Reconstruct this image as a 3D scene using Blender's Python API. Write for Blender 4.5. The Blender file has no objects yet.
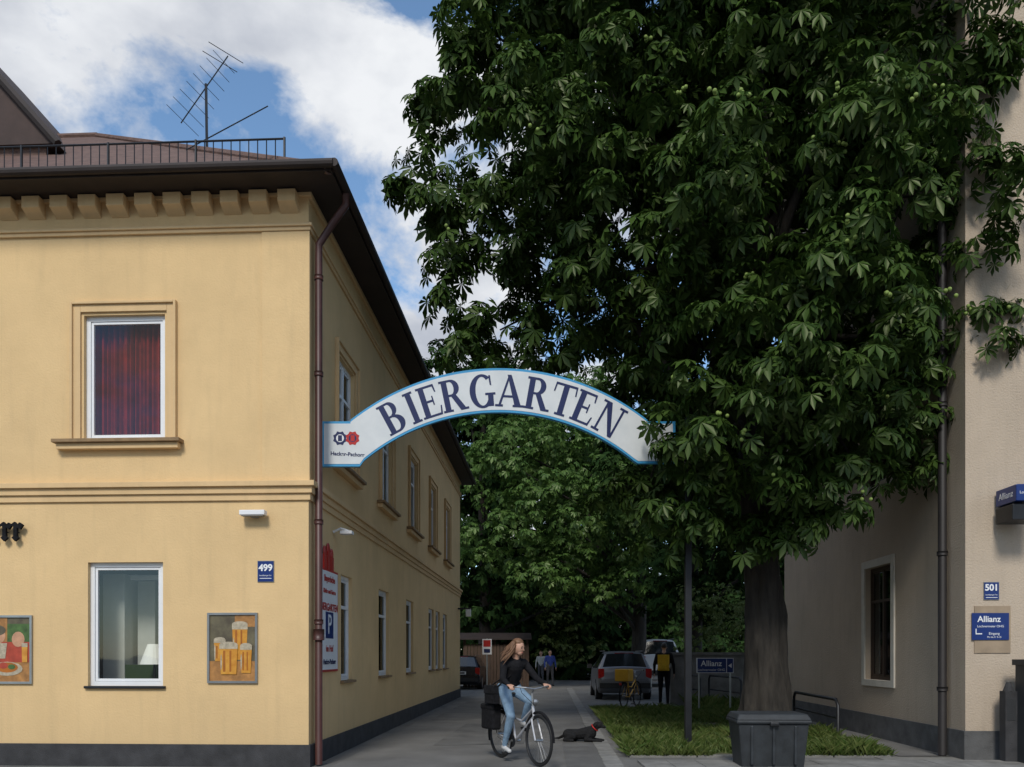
import bpy, math, random
import numpy as np
from mathutils import Vector, Matrix, noise
random.seed(7); rng=np.random.default_rng(11)
scene=bpy.context.scene
F=800.0; CX=512.0; HY=655.0; H=1.5
TH=math.radians(2.72); cT=math.cos(TH); sT=math.sin(TH)
def W(px,py,d): return Vector(((px-CX)/F*d, d, H+(HY-py)*d/F))
# ------------------------------------------------------------ materials
MATS={}
def mat(name,col,rough=0.7,metal=0.0,var=0.0,vscale=3.0,bump=0.0,bscale=60.0,spec=0.5,col2=None,stretch=(1,1,1),detail=5):
    if name in MATS: return MATS[name]
    m=bpy.data.materials.new(name); m.use_nodes=True; nt=m.node_tree; b=nt.nodes['Principled BSDF']
    b.inputs['Base Color'].default_value=(*col,1); b.inputs['Roughness'].default_value=rough
    b.inputs['Metallic'].default_value=metal; b.inputs['Specular IOR Level'].default_value=spec
    if var>0 or bump>0 or col2:
        tc=nt.nodes.new('ShaderNodeTexCoord'); mp=nt.nodes.new('ShaderNodeMapping'); mp.inputs['Scale'].default_value=stretch
        nt.links.new(tc.outputs['Object'],mp.inputs['Vector'])
    if var>0 or col2:
        n=nt.nodes.new('ShaderNodeTexNoise'); n.inputs['Scale'].default_value=vscale; n.inputs['Detail'].default_value=detail; n.inputs['Roughness'].default_value=0.6
        nt.links.new(mp.outputs[0],n.inputs['Vector'])
        r=nt.nodes.new('ShaderNodeValToRGB'); r.color_ramp.elements[0].position=0.3; r.color_ramp.elements[1].position=0.7
        c2=col2 if col2 else tuple(c*(1+var) for c in col)
        c1=col if col2 else tuple(c*(1-var) for c in col)
        r.color_ramp.elements[0].color=(*c1,1); r.color_ramp.elements[1].color=(*c2,1)
        nt.links.new(n.outputs['Fac'],r.inputs[0]); nt.links.new(r.outputs[0],b.inputs['Base Color'])
    if bump>0:
        n2=nt.nodes.new('ShaderNodeTexNoise'); n2.inputs['Scale'].default_value=bscale; n2.inputs['Detail'].default_value=3
        nt.links.new(mp.outputs[0],n2.inputs['Vector'])
        bp=nt.nodes.new('ShaderNodeBump'); bp.inputs['Strength'].default_value=bump; bp.inputs['Distance'].default_value=0.02
        nt.links.new(n2.outputs['Fac'],bp.inputs['Height']); nt.links.new(bp.outputs[0],b.inputs['Normal'])
    MATS[name]=m; return m
def stucco(name,col,dirt,bump=0.35,streak=.3):
    m=bpy.data.materials.new(name); m.use_nodes=True; nt=m.node_tree; b=nt.nodes['Principled BSDF']; L=nt.links
    b.inputs['Roughness'].default_value=0.9; b.inputs['Specular IOR Level'].default_value=0.2
    tc=nt.nodes.new('ShaderNodeTexCoord')
    n=nt.nodes.new('ShaderNodeTexNoise'); n.inputs['Scale'].default_value=0.9; n.inputs['Detail'].default_value=7; n.inputs['Roughness'].default_value=0.65
    L.new(tc.outputs['Object'],n.inputs['Vector'])
    r=nt.nodes.new('ShaderNodeValToRGB'); r.color_ramp.elements[0].position=0.32; r.color_ramp.elements[1].position=0.68
    r.color_ramp.elements[0].color=(*[c*0.9 for c in col],1); r.color_ramp.elements[1].color=(*[c*1.05 for c in col],1)
    L.new(n.outputs['Fac'],r.inputs[0])
    mp=nt.nodes.new('ShaderNodeMapping'); mp.inputs['Scale'].default_value=(4,4,0.45); L.new(tc.outputs['Object'],mp.inputs['Vector'])
    s=nt.nodes.new('ShaderNodeTexNoise'); s.inputs['Scale'].default_value=1.6; s.inputs['Detail'].default_value=6; L.new(mp.outputs[0],s.inputs['Vector'])
    sr=nt.nodes.new('ShaderNodeValToRGB'); sr.color_ramp.elements[0].position=0.52; sr.color_ramp.elements[1].position=0.85
    sr.color_ramp.elements[0].color=(0,0,0,1); sr.color_ramp.elements[1].color=(streak,streak,streak,1); L.new(s.outputs['Fac'],sr.inputs[0])
    sx=nt.nodes.new('ShaderNodeSeparateXYZ'); L.new(tc.outputs['Object'],sx.inputs[0])
    mr=nt.nodes.new('ShaderNodeMapRange'); mr.inputs['From Min'].default_value=1.0; mr.inputs['From Max'].default_value=0.2; mr.inputs['To Min'].default_value=0; mr.inputs['To Max'].default_value=0.5
    L.new(sx.outputs['Z'],mr.inputs['Value'])
    mu=nt.nodes.new('ShaderNodeMath'); mu.operation='MULTIPLY'; L.new(mr.outputs[0],mu.inputs[0]); L.new(n.outputs['Fac'],mu.inputs[1])
    ad=nt.nodes.new('ShaderNodeMath'); ad.operation='ADD'; ad.use_clamp=True; L.new(mu.outputs[0],ad.inputs[0]); L.new(sr.outputs[0],ad.inputs[1])
    mx=nt.nodes.new('ShaderNodeMix'); mx.data_type='RGBA'; L.new(ad.outputs[0],mx.inputs[0]); L.new(r.outputs[0],mx.inputs[6]); mx.inputs[7].default_value=(*dirt,1)
    L.new(mx.outputs[2],b.inputs['Base Color'])
    f=nt.nodes.new('ShaderNodeTexNoise'); f.inputs['Scale'].default_value=38; f.inputs['Detail'].default_value=4; L.new(tc.outputs['Object'],f.inputs['Vector'])
    bp=nt.nodes.new('ShaderNodeBump'); bp.inputs['Strength'].default_value=bump; bp.inputs['Distance'].default_value=0.012
    L.new(f.outputs['Fac'],bp.inputs['Height']); L.new(bp.outputs[0],b.inputs['Normal'])
    return m
def leafmat(name,c1,c2,trans=0.25,gloss=0.08):
    m=bpy.data.materials.new(name); m.use_nodes=True; nt=m.node_tree; L=nt.links; nt.nodes.remove(nt.nodes['Principled BSDF']); out=nt.nodes['Material Output']
    g=nt.nodes.new('ShaderNodeNewGeometry'); r=nt.nodes.new('ShaderNodeValToRGB')
    r.color_ramp.elements[0].color=(*c1,1); r.color_ramp.elements[1].color=(*c2,1); L.new(g.outputs['Random Per Island'],r.inputs[0])
    d=nt.nodes.new('ShaderNodeBsdfDiffuse'); L.new(r.outputs[0],d.inputs['Color']); cur=d
    if gloss>0:
        gl=nt.nodes.new('ShaderNodeBsdfGlossy'); gl.inputs['Roughness'].default_value=.42; gl.inputs['Color'].default_value=(.85,.88,.65,1)
        lw=nt.nodes.new('ShaderNodeMixShader'); lw.inputs[0].default_value=gloss; L.new(cur.outputs[0],lw.inputs[1]); L.new(gl.outputs[0],lw.inputs[2]); cur=lw
    if trans>0:
        t=nt.nodes.new('ShaderNodeBsdfTranslucent'); L.new(r.outputs[0],t.inputs['Color'])
        mx=nt.nodes.new('ShaderNodeMixShader'); mx.inputs[0].default_value=trans; L.new(cur.outputs[0],mx.inputs[1]); L.new(t.outputs[0],mx.inputs[2]); cur=mx
    L.new(cur.outputs[0],out.inputs['Surface'])
    return m
def glassmat(name,refl=0.22,tint=(0.75,0.8,0.8)):
    m=bpy.data.materials.new(name); m.use_nodes=True; nt=m.node_tree; L=nt.links; out=nt.nodes['Material Output']
    t=nt.nodes.new('ShaderNodeBsdfTransparent'); t.inputs[0].default_value=(*tint,1)
    g=nt.nodes.new('ShaderNodeBsdfGlossy'); g.inputs['Roughness'].default_value=0.02; g.inputs['Color'].default_value=(0.9,0.95,1,1)
    tc=nt.nodes.new('ShaderNodeTexCoord'); n=nt.nodes.new('ShaderNodeTexNoise'); n.inputs['Scale'].default_value=1.5; n.inputs['Detail'].default_value=1; L.new(tc.outputs['Object'],n.inputs['Vector'])
    bp=nt.nodes.new('ShaderNodeBump'); bp.inputs['Strength'].default_value=0.05; bp.inputs['Distance'].default_value=0.05; L.new(n.outputs['Fac'],bp.inputs['Height']); L.new(bp.outputs[0],g.inputs['Normal'])
    mx=nt.nodes.new('ShaderNodeMixShader'); mx.inputs[0].default_value=refl; L.new(t.outputs[0],mx.inputs[1]); L.new(g.outputs[0],mx.inputs[2]); L.new(mx.outputs[0],out.inputs['Surface'])
    return m
YEL=stucco('yellow_plaster',(0.72,0.51,0.265),(0.46,0.34,0.19))
YTR=stucco('yellow_trim',(0.69,0.485,0.26),(0.4,0.3,0.17),0.2)
BEI=stucco('beige_plaster',(0.50,0.41,0.315),(0.3,0.245,0.19),0.9)
PLI=mat('plinth_grey',(0.04,0.04,0.043),0.9,var=0.35,vscale=4,bump=0.3)
PLI2=mat('plinth_grey_light',(0.10,0.10,0.10),0.9,var=0.3,vscale=4,bump=0.3)
SILL=mat('sill_ochre',(0.25,0.16,0.08),0.8,var=0.25,vscale=8)
WHT=mat('white_paint',(0.78,0.79,0.8),0.4,var=0.04)
GLS=glassmat('window_glass',0.05,(.85,.87,.86)); GLD=glassmat('window_glass_side',0.16,(0.5,0.55,0.55))
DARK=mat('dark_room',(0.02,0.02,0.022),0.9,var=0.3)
CURT=mat('red_curtain',(0.24,0.016,0.01),0.9,var=0.3,vscale=6,spec=.1)
CURW=mat('net_curtain',(0.32,0.32,0.3),0.9,var=0.1)
EAVE=mat('eave_brown',(0.022,0.014,0.012),0.7,var=0.3)
PIPE=mat('pipe_oxide_red',(0.065,0.024,0.02),0.45,var=0.25)
PIPD=mat('pipe_dark',(0.012,0.010,0.010),0.6,var=0.25)
TILE=mat('roof_tiles',(0.12,0.07,0.055),0.8,var=0.35,vscale=6,bump=0.8,bscale=14)
METD=mat('dark_metal',(0.03,0.032,0.036),0.45,0.6,var=0.2)
METG=mat('galvanised',(0.35,0.36,0.37),0.35,0.8,var=0.15)
BLUE=mat('enamel_blue',(0.008,0.03,0.16),0.3,var=0.05); NAVY=mat('letter_navy',(0.01,0.018,0.085),0.4,var=0.05)
LBL=mat('border_blue',(0.05,0.3,0.55),0.4,var=0.08)
RED=mat('sign_red',(0.45,0.02,0.015),0.4,var=0.1)
BLK=mat('black_rubber',(0.015,0.015,0.016),0.6,var=0.3); CLB=mat('black_cloth',(0.010,0.010,0.012),0.9,var=0.4,vscale=14,bump=0.6,bscale=25,spec=.2)
ASPH=mat('asphalt',(0.11,0.106,0.10),0.8,col2=(0.20,0.195,0.185),vscale=0.8,bump=0.7,bscale=90,detail=9)
ASP2=mat('asphalt_old',(0.11,0.108,0.103),0.85,col2=(0.18,0.176,0.168),vscale=1.1,bump=0.5,bscale=60,detail=7)
CONC=mat('concrete',(0.19,0.185,0.17),0.85,var=0.3,vscale=5,bump=0.5,bscale=50)
PAVE=mat('paving_slabs',(0.2,0.197,0.187),0.85,var=0.3,vscale=3,bump=0.4,bscale=50)
WOOD=mat('fence_wood',(0.06,0.035,0.022),0.8,var=0.4,vscale=5,stretch=(6,6,0.5))
SKIN=mat('skin',(0.52,0.3,0.21),0.5,var=0.06,vscale=20)
# ------------------------------------------------------------ builders
class MB:
    def __init__(s): s.v=[];s.f=[];s.m=[];s.mats=[]
    def mi(s,m):
        if m not in s.mats: s.mats.append(m)
        return s.mats.index(m)
    def add(s,vs,fs,m):
        o=len(s.v); s.v+= [tuple(v) for v in vs]; k=s.mi(m)
        for f in fs: s.f.append([i+o for i in f]); s.m.append(k)
    def box(s,x0,x1,y0,y1,z0,z1,m):
        x0,x1=sorted((x0,x1));y0,y1=sorted((y0,y1));z0,z1=sorted((z0,z1))
        s.add([(x0,y0,z0),(x1,y0,z0),(x1,y1,z0),(x0,y1,z0),(x0,y0,z1),(x1,y0,z1),(x1,y1,z1),(x0,y1,z1)],
              [(0,3,2,1),(4,5,6,7),(0,1,5,4),(1,2,6,5),(2,3,7,6),(3,0,4,7)],m)
    def face(s,pts,m): s.add(pts,[tuple(range(len(pts)))],m)
    def prism(s,pts,vec,m):
        n=len(pts); a=[Vector(p) for p in pts]; b=[p+Vector(vec) for p in a]
        s.add(a+b,[tuple(range(n))[::-1],tuple(range(n,2*n))]+[(i,(i+1)%n,n+(i+1)%n,n+i) for i in range(n)],m)
    def tube(s,pts,rad,m,seg=8,cap=True,closed=False):
        pts=[Vector(p) for p in pts]; n=len(pts)
        if not hasattr(rad,'__len__'): rad=[rad]*n
        vs=[];up=None
        for i,p in enumerate(pts):
            if closed: t=pts[(i+1)%n]-pts[i-1]
            else: t=pts[min(i+1,n-1)]-pts[max(i-1,0)]
            if t.length<1e-9: t=Vector((0,0,1))
            t.normalize()
            if up is None: up=Vector((0,0,1)) if abs(t.z)<0.9 else Vector((1,0,0))
            a=t.cross(up); 
            if a.length<1e-4: a=t.cross(Vector((0,1,0.3)))
            a.normalize(); b=a.cross(t); up=b
            for k in range(seg):
                an=2*math.pi*k/seg; vs.append(p+(a*math.cos(an)+b*math.sin(an))*rad[i])
        fs=[]
        R=n if closed else n-1
        for i in range(R):
            j=(i+1)%n
            for k in range(seg): fs.append((i*seg+k,i*seg+(k+1)%seg,j*seg+(k+1)%seg,j*seg+k))
        if cap and not closed: fs.append(tuple(range(seg))); fs.append(tuple((n-1)*seg+k for k in range(seg))[::-1])
        s.add(vs,fs,m)
    def ball(s,c,r,m,seg=12,rings=8,fn=None):
        if not hasattr(r,'__len__'): r=(r,r,r)
        vs=[];fs=[]
        for i in range(rings+1):
            th=math.pi*i/rings
            for k in range(seg):
                ph=2*math.pi*k/seg; d=Vector((math.sin(th)*math.cos(ph),math.sin(th)*math.sin(ph),math.cos(th)))
                q=1.0 if fn is None else fn(d)
                vs.append((c[0]+d.x*r[0]*q,c[1]+d.y*r[1]*q,c[2]+d.z*r[2]*q))
        for i in range(rings):
            for k in range(seg): fs.append((i*seg+k,(i+1)*seg+k,(i+1)*seg+(k+1)%seg,i*seg+(k+1)%seg))
        s.add(vs,fs,m)
    def build(s,name,parent=None,smooth=False,bevel=0,loc=None,rz=None):
        me=bpy.data.meshes.new(name); me.from_pydata(s.v,[],s.f)
        for m in s.mats: me.materials.append(m)
        me.polygons.foreach_set('material_index',s.m)
        if smooth: me.polygons.foreach_set('use_smooth',[True]*len(s.f))
        me.update(); o=bpy.data.objects.new(name,me); scene.collection.objects.link(o)
        if parent: o.parent=parent
        if loc is not None: o.location=loc
        if rz is not None: o.rotation_euler=(0,0,rz)
        if bevel:
            b=o.modifiers.new('b','BEVEL'); b.width=bevel; b.segments=2; b.limit_method='ANGLE'; b.angle_limit=math.radians(40)
        return o
def empty(name,loc=(0,0,0),rz=0):
    e=bpy.data.objects.new(name,None); e.location=loc; e.rotation_euler=(0,0,rz); scene.collection.objects.link(e); return e
def text(name,body,loc,size,m,parent=None,rot=(math.pi/2,0,0),bold=0.0,align='CENTER',sx=1):
    c=bpy.data.curves.new(name,'FONT'); c.body=body; c.size=size; c.align_x=align; c.align_y='CENTER'; c.offset=bold; c.extrude=0.001
    o=bpy.data.objects.new(name,c); scene.collection.objects.link(o); o.location=loc; o.rotation_euler=rot; o.scale=(sx,1,1); c.materials.append(m)
    if parent: o.parent=parent
    return o
def wall(mb,fr,u0,u1,z0,z1,ops,m,reveal=0.16):
    us=sorted(set([u0,u1]+[a for o in ops for a in o[:2]])); zs=sorted(set([z0,z1]+[a for o in ops for a in o[2:4]]))
    for i in range(len(us)-1):
        for j in range(len(zs)-1):
            uc=(us[i]+us[i+1])/2; zc=(zs[j]+zs[j+1])/2
            if any(o[0]<uc<o[1] and o[2]<zc<o[3] for o in ops): continue
            mb.face([fr(us[i],0,zs[j]),fr(us[i+1],0,zs[j]),fr(us[i+1],0,zs[j+1]),fr(us[i],0,zs[j+1])],m)
    for a,b,c,d in [o[:4] for o in ops]:
        mb.face([fr(a,0,c),fr(b,0,c),fr(b,reveal,c),fr(a,reveal,c)],m); mb.face([fr(a,0,d),fr(b,0,d),fr(b,reveal,d),fr(a,reveal,d)],m)
        mb.face([fr(a,0,c),fr(a,0,d),fr(a,reveal,d),fr(a,reveal,c)],m); mb.face([fr(b,0,c),fr(b,0,d),fr(b,reveal,d),fr(b,reveal,c)],m)
def fb(mb,fr,u0,u1,n0,n1,z0,z1,m):
    a=fr(u0,n0,z0); b=fr(u1,n1,z1); mb.box(a[0],b[0],a[1],b[1],a[2],b[2],m)
def window(mb,fr,u0,u1,z0,z1,glass,fm,mull=0,trans=None,curtain=None,setb=0.06,cfrac=1.0,fw=0.06):
    fb(mb,fr,u0,u0+fw,setb,setb+.06,z0,z1,fm); fb(mb,fr,u1-fw,u1,setb,setb+.06,z0,z1,fm)
    fb(mb,fr,u0+fw,u1-fw,setb,setb+.06,z0,z0+fw,fm); fb(mb,fr,u0+fw,u1-fw,setb,setb+.06,z1-fw,z1,fm)
    g=fw+.004; i=fw*.55
    fb(mb,fr,u0+g,u0+g+i,setb+.012,setb+.05,z0+g,z1-g,fm); fb(mb,fr,u1-g-i,u1-g,setb+.012,setb+.05,z0+g,z1-g,fm)
    fb(mb,fr,u0+g+i,u1-g-i,setb+.012,setb+.05,z0+g,z0+g+i,fm); fb(mb,fr,u0+g+i,u1-g-i,setb+.012,setb+.05,z1-g-i,z1-g,fm)
    for k in range(mull):
        uc=u0+(u1-u0)*(k+1)/(mull+1); fb(mb,fr,uc-.035,uc+.035,setb-.003,setb+.055,z0+fw,z1-fw,fm)
    if trans: zz=z0+(z1-z0)*trans; fb(mb,fr,u0+fw,u1-fw,setb-.002,setb+.053,zz-.025,zz+.025,fm)
    n=setb+.03
    mb.face([fr(u0+.03,n,z0+.03),fr(u1-.03,n,z0+.03),fr(u1-.03,n,z1-.03),fr(u0+.03,n,z1-.03)],glass)
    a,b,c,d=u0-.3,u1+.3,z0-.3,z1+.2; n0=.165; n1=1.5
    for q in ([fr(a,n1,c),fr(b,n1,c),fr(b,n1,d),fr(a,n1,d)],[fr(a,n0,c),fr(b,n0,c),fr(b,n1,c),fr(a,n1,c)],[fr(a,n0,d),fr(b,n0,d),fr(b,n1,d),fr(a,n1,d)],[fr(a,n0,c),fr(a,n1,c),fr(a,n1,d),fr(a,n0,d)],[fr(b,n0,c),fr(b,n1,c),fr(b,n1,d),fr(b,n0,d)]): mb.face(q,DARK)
    if curtain:
        N=40; 
        for side in (0,1):
            ua,ub=(u0,u0+(u1-u0)*cfrac/2) if side==0 else (u1-(u1-u0)*cfrac/2,u1)
            pr=None
            for k in range(N+1):
                u=ua+(ub-ua)*k/N; nn=.24+.035*math.sin(k*1.1+side)+.012*math.sin(k*2.7)
                if pr: mb.face([fr(pr[0],pr[1],z0-.1),fr(u,nn,z0-.1),fr(u,nn*1.0,z1),fr(pr[0],pr[1],z1)],curtain)
                pr=(u,nn)
# ------------------------------------------------------------ LEFT BUILDING
C=Vector((-2.72,10.7,0)); LB=empty('yellow_corner_house',C,-TH)
def fac(px,py):
    k=(px-CX)/F; t=-(k*10.7-C.x)/(cT+k*sT); d=10.7+sT*t; return (-t,H+(HY-py)*d/F)
def fx(px): return fac(px,655)[0]
def fz(py): return fac(160,py)[1]
fr=lambda u,n,z:(u,n,z)
sr=lambda u,n,z:(-n,u,z)
TOP=7.67; BW=20.0; BD=18.0
walls=MB(); wins=MB(); trim=MB()
gw=(fx(88),fx(163),fz(686),fz(562)); uw=(fx(84),fx(165),fz(440),fz(314))
fops=[gw,uw]
for k in range(1,5):
    dx=-3.4*k
    fops+= [(gw[0]+dx,gw[1]+dx,gw[2],gw[3]),(uw[0]+dx,uw[1]+dx,uw[2],uw[3])]
wall(walls,fr,-BW,0,0,TOP,fops,YEL)
def sd(px): return (2534.0/(550-px)-10.7)
sup=[2.0+3.1*k for k in range(5)]
sops=[]
for yc in sup: sops.append((yc-.5,yc+.5,uw[2],uw[3]))
gl=[(345,356),(382,392),(409,416),(431,436),(438,442),(445,449)]
glw=[(sd(a),sd(b),1.1,2.75) for a,b in gl]
wall(walls,sr,0,BD,0,3.7,glw,YEL); wall(walls,sr,0,BD,3.7,TOP,sops,YEL)
walls.face([(0,BD,0),(-BW,BD,0),(-BW,BD,TOP),(0,BD,TOP)],YEL); walls.face([(-BW,0,0),(-BW,BD,0),(-BW,BD,TOP),(-BW,0,TOP)],YEL)
walls.build('walls',LB)
for i,o in enumerate(fops):
    up=i%2==1
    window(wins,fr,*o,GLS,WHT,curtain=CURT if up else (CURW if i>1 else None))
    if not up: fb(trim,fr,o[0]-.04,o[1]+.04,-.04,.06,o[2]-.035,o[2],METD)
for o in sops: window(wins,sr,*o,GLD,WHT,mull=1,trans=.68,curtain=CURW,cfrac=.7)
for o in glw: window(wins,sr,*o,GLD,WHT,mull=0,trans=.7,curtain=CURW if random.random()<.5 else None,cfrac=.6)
def surround(fr,o,w=.10,p=.03,sill=True):
    a,b,c,d=o[:4]; g=.035
    for (e,w2,pp) in ((g,w,p),(g+w,.035,p+.03)):
        fb(trim,fr,a-e-w2,a-e,-pp,.0,c,d+e+w2,YTR); fb(trim,fr,b+e,b+e+w2,-pp,.0,c,d+e+w2,YTR); fb(trim,fr,a-e,b+e,-pp,.0,d+e,d+e+w2,YTR)
    if sill:
        fb(trim,fr,a-.37,b+.26,-.15,.0,c-.05,c-.002,SILL); fb(trim,fr,a-.33,b+.22,-.10,.0,c-.13,c-.052,YTR)
for i,o in enumerate(fops):
    if i%2==1: surround(fr,o)
for o in sops: surround(sr,o,w=.11)
for o in glw: fb(trim,sr,o[0]-.05,o[1]+.05,-.06,0.05,o[2]-.04,o[2],SILL)
def band(z0,z1,p,m):
    trim.box(-BW,p,-p,-.0005,z0,z1,m); trim.box(.0005,p,0,BD,z0,z1,m)
band(3.57,3.66,.03,YTR); band(3.66,3.75,.06,YTR); band(3.75,3.82,.10,YTR)
band(7.17,7.22,.035,YTR); band(7.22,7.26,.06,YTR)
trim.box(fx(262),.018,-.018,-.0004,3.822,7.168,YEL)
trim.box(-BW,.03,-.03,-.0006,0,.30,PLI); trim.box(.0006,.03,0,BD,0,.30,PLI)
x=fx(290)
while x>-BW: 
    trim.prism([(x-.12,-.0005,7.41),(x-.12,-.16,7.50),(x-.12,-.16,7.655),(x-.12,-.0005,7.655)],(.24,0,0),YTR); x-=.387
trim.box(-BW,.05,-.05,-.0006,7.62,7.669,YTR); trim.box(.0006,.05,0,BD,7.60,7.669,YTR)
trim.build('trim',LB,bevel=.006); wins.build('windows',LB)
rf=MB(); e=.42
rf.box(-BW,e,-.50,0.1,TOP,TOP+.05,EAVE); rf.box(-.1,e,.1,BD+.4,TOP,TOP+.05,EAVE)
rf.box(-BW,e,-.53,-.48,TOP-.02,TOP+.09,EAVE); rf.box(e-.02,e+.03,-.53,BD+.4,TOP-.02,TOP+.091,EAVE)
rf.tube([(-BW,-.57,TOP+.05),(e+.07,-.57,TOP+.05)],.055,EAVE,10); rf.tube([(e+.08,-.59,TOP+.05),(e+.08,BD+.4,TOP+.05)],.055,EAVE,10)
t=7.2; s_=.735; x0,x1,y0,y1=-BW-.3,e,-.5,BD+.4; zb=TOP+.02; zt=zb+t*s_
A=[(x0,y0,zb),(x1,y0,zb),(x1,y1,zb),(x0,y1,zb)]; B=[(x0+t,y0+t,zt),(x1-t,y0+t,zt),(x1-t,y1-t,zt),(x0+t,y1-t,zt)]
rf.add(A+B,[(0,1,5,4),(1,2,6,5),(2,3,7,6),(3,0,4,7),(4,5,6,7)],TILE)
rf.tube([A[1],B[1]],.07,TILE,8); rf.tube([B[0],B[1]],.08,TILE,8)
# higher cross-wing gable whose verge runs down to the right at the picture's left edge
GBR=mat('gable_brown',(0.05,0.03,0.025),.8,var=.3,vscale=3)
gx=-5.05; vz=H+(HY-134)*13.2/F
rf.add([(gx,2.5,vz),(gx-5.0,2.5,vz+5.6),(gx-10.0,2.5,vz),(gx,9,vz),(gx-5.0,9,vz+5.6),(gx-10.0,9,vz)],[(0,1,2),(0,3,4,1),(1,4,5,2),(3,5,4),(0,2,5,3)],GBR)
rf.tube([(gx+.05,2.45,vz-.04),(gx-5.0,2.45,vz+5.62)],.07,EAVE,6)
rf.box(gx-9.8,gx-.25,2.6,8.9,zb+.2,vz-.001,TILE)
rf.build('roof',LB)
rl=MB(); ry=.35; rz=zb+(ry+.5)*s_
xe=fx(283)-.1
for zz in (.02,.33): rl.tube([(-BW+2,ry,rz+zz),(xe,ry,rz+zz)],.014,METD,6)
x=xe
while x>-BW+2: rl.tube([(x,ry,rz+.02),(x,ry,rz+.33)],.008,METD,4); x-=.125
x=xe
while x>-BW+2: rl.tube([(x,ry,rz-.1),(x,ry,rz+.35)],.018,METD,5); x-=1.25
rl.build('snow_guard_railing',LB)
dp=MB(); dp.tube([(e+.07,.05,TOP+.04),(e+.07,.05,TOP-.14),(.30,.10,TOP-.35),(.10,.13,TOP-.62),(.10,.13,TOP-.9),(.10,.13,.02)],.05,PIPE,12)
for zz in (1.95,3.3,5.3,6.6): dp.tube([(.10,.13,zz-.03),(.10,.13,zz+.03)],.062,PIPE,12)
dp.tube([(.10,.13,1.7),(.10,.13,1.85)],.075,PIPE,12)
dp.build('downpipe',LB,smooth=True)
an=MB()
def w2l(p): 
    q=Vector(p)-C; return Vector((q.x*cT-q.y*sT, q.x*sT+q.y*cT, q.z))
dA=13.2
an.tube([w2l(W(207,152,dA)),w2l(W(206,84,dA))],.022,METD,6)
def yagi(p0,p1,n,l,skew):
    a=w2l(W(*p0,dA)); b=w2l(W(*p1,dA)); an.tube([a,b],.010,METD,5)
    t=(b-a).normalized(); q=Vector((skew*.55,.6,-.3*skew)).normalized()
    q=(q-t*q.dot(t)).normalized()
    for k in range(n):
        c=a.lerp(b,(k+.3)/n); L=l*(1-.35*k/n); an.tube([c-q*L,c+q*L],.0055,METD,4)
yagi((181,123),(228,56),8,.3,1); yagi((186,150),(268,106),4,.3,-1)
for k in range(2):
    c=w2l(W(226-6*k,52+9*k,dA)); an.tube([c-Vector((.25,.1,-.1)),c+Vector((.25,.1,-.12))],.007,METD,4)
an.build('roof_antenna',LB)
def on_l(name,mb,**k): return mb.build(name,None,loc=C,rz=-TH,**k)
lp=MB(); lx=fx(256); lz=fz(516)
lp.box(lx-.17,lx+.17,-.16,-.05,lz-.02,lz+.045,WHT); lp.box(lx-.05,lx+.05,-.052,-.003,lz-.04,lz+.06,METG); lp.box(lx-.15,lx+.15,-.15,-.06,lz-.035,lz-.0205,METG)
on_l('wall_lamp',lp,bevel=.012)
lp=MB(); yy=sd(337); lp.tube([(.005,yy,3.33),(.12,yy,3.38),(.24,yy,3.34)],[.02,.02,.02],WHT,8); lp.box(.12,.30,yy-.07,yy+.07,3.29,3.34,WHT)
on_l('wall_lamp',lp,bevel=.012)
def numsign(name,body,x,z,y,loc,w=.21,h=.27):
    e=empty(name,loc,-TH); m=MB(); m.box(x-w/2-.008,x+w/2+.008,y-.008,y,z-h/2-.008,z+h/2+.008,METG); m.box(x-w/2,x+w/2,y-.014,y-.0085,z-h/2,z+h/2,BLUE); m.build('plate',e)
    text('digits',body,(x,y-.016,z+.045),.125,WHT,e,bold=.004); text('street',"Landsberger Str.",(x,y-.016,z-.055),.026,WHT,e); m=MB(); m.box(x-.08,x+.08,y-.0165,y-.0145,z-.098,z-.09,WHT); m.build('rule',e)
    return e
numsign('house_number_sign','499',fx(266),fz(572),-.002,C)
BEER=mat('beer_amber',(0.5,0.19,0.02),0.35,col2=(.65,.33,.05),vscale=12); FOAM=mat('beer_foam',(0.42,0.36,0.26),0.6,var=0.3,vscale=20); PBG=mat('poster_dark',(0.06,0.045,0.03),0.5,col2=(0.16,0.14,0.08),vscale=5)
PTB=mat('poster_table',(0.36,0.17,0.05),0.5,var=0.4,vscale=8); ORG=mat('poster_orange',(0.35,0.11,0.01),0.5,var=0.3)
PRD=mat('poster_red',(0.36,0.05,0.025),.5,var=.3,vscale=9); PBE=mat('poster_flesh',(0.5,0.27,0.16),.5,var=.2,vscale=12); PGN=mat('poster_green',(0.06,0.12,0.03),.5,var=.4,vscale=12)
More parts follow.
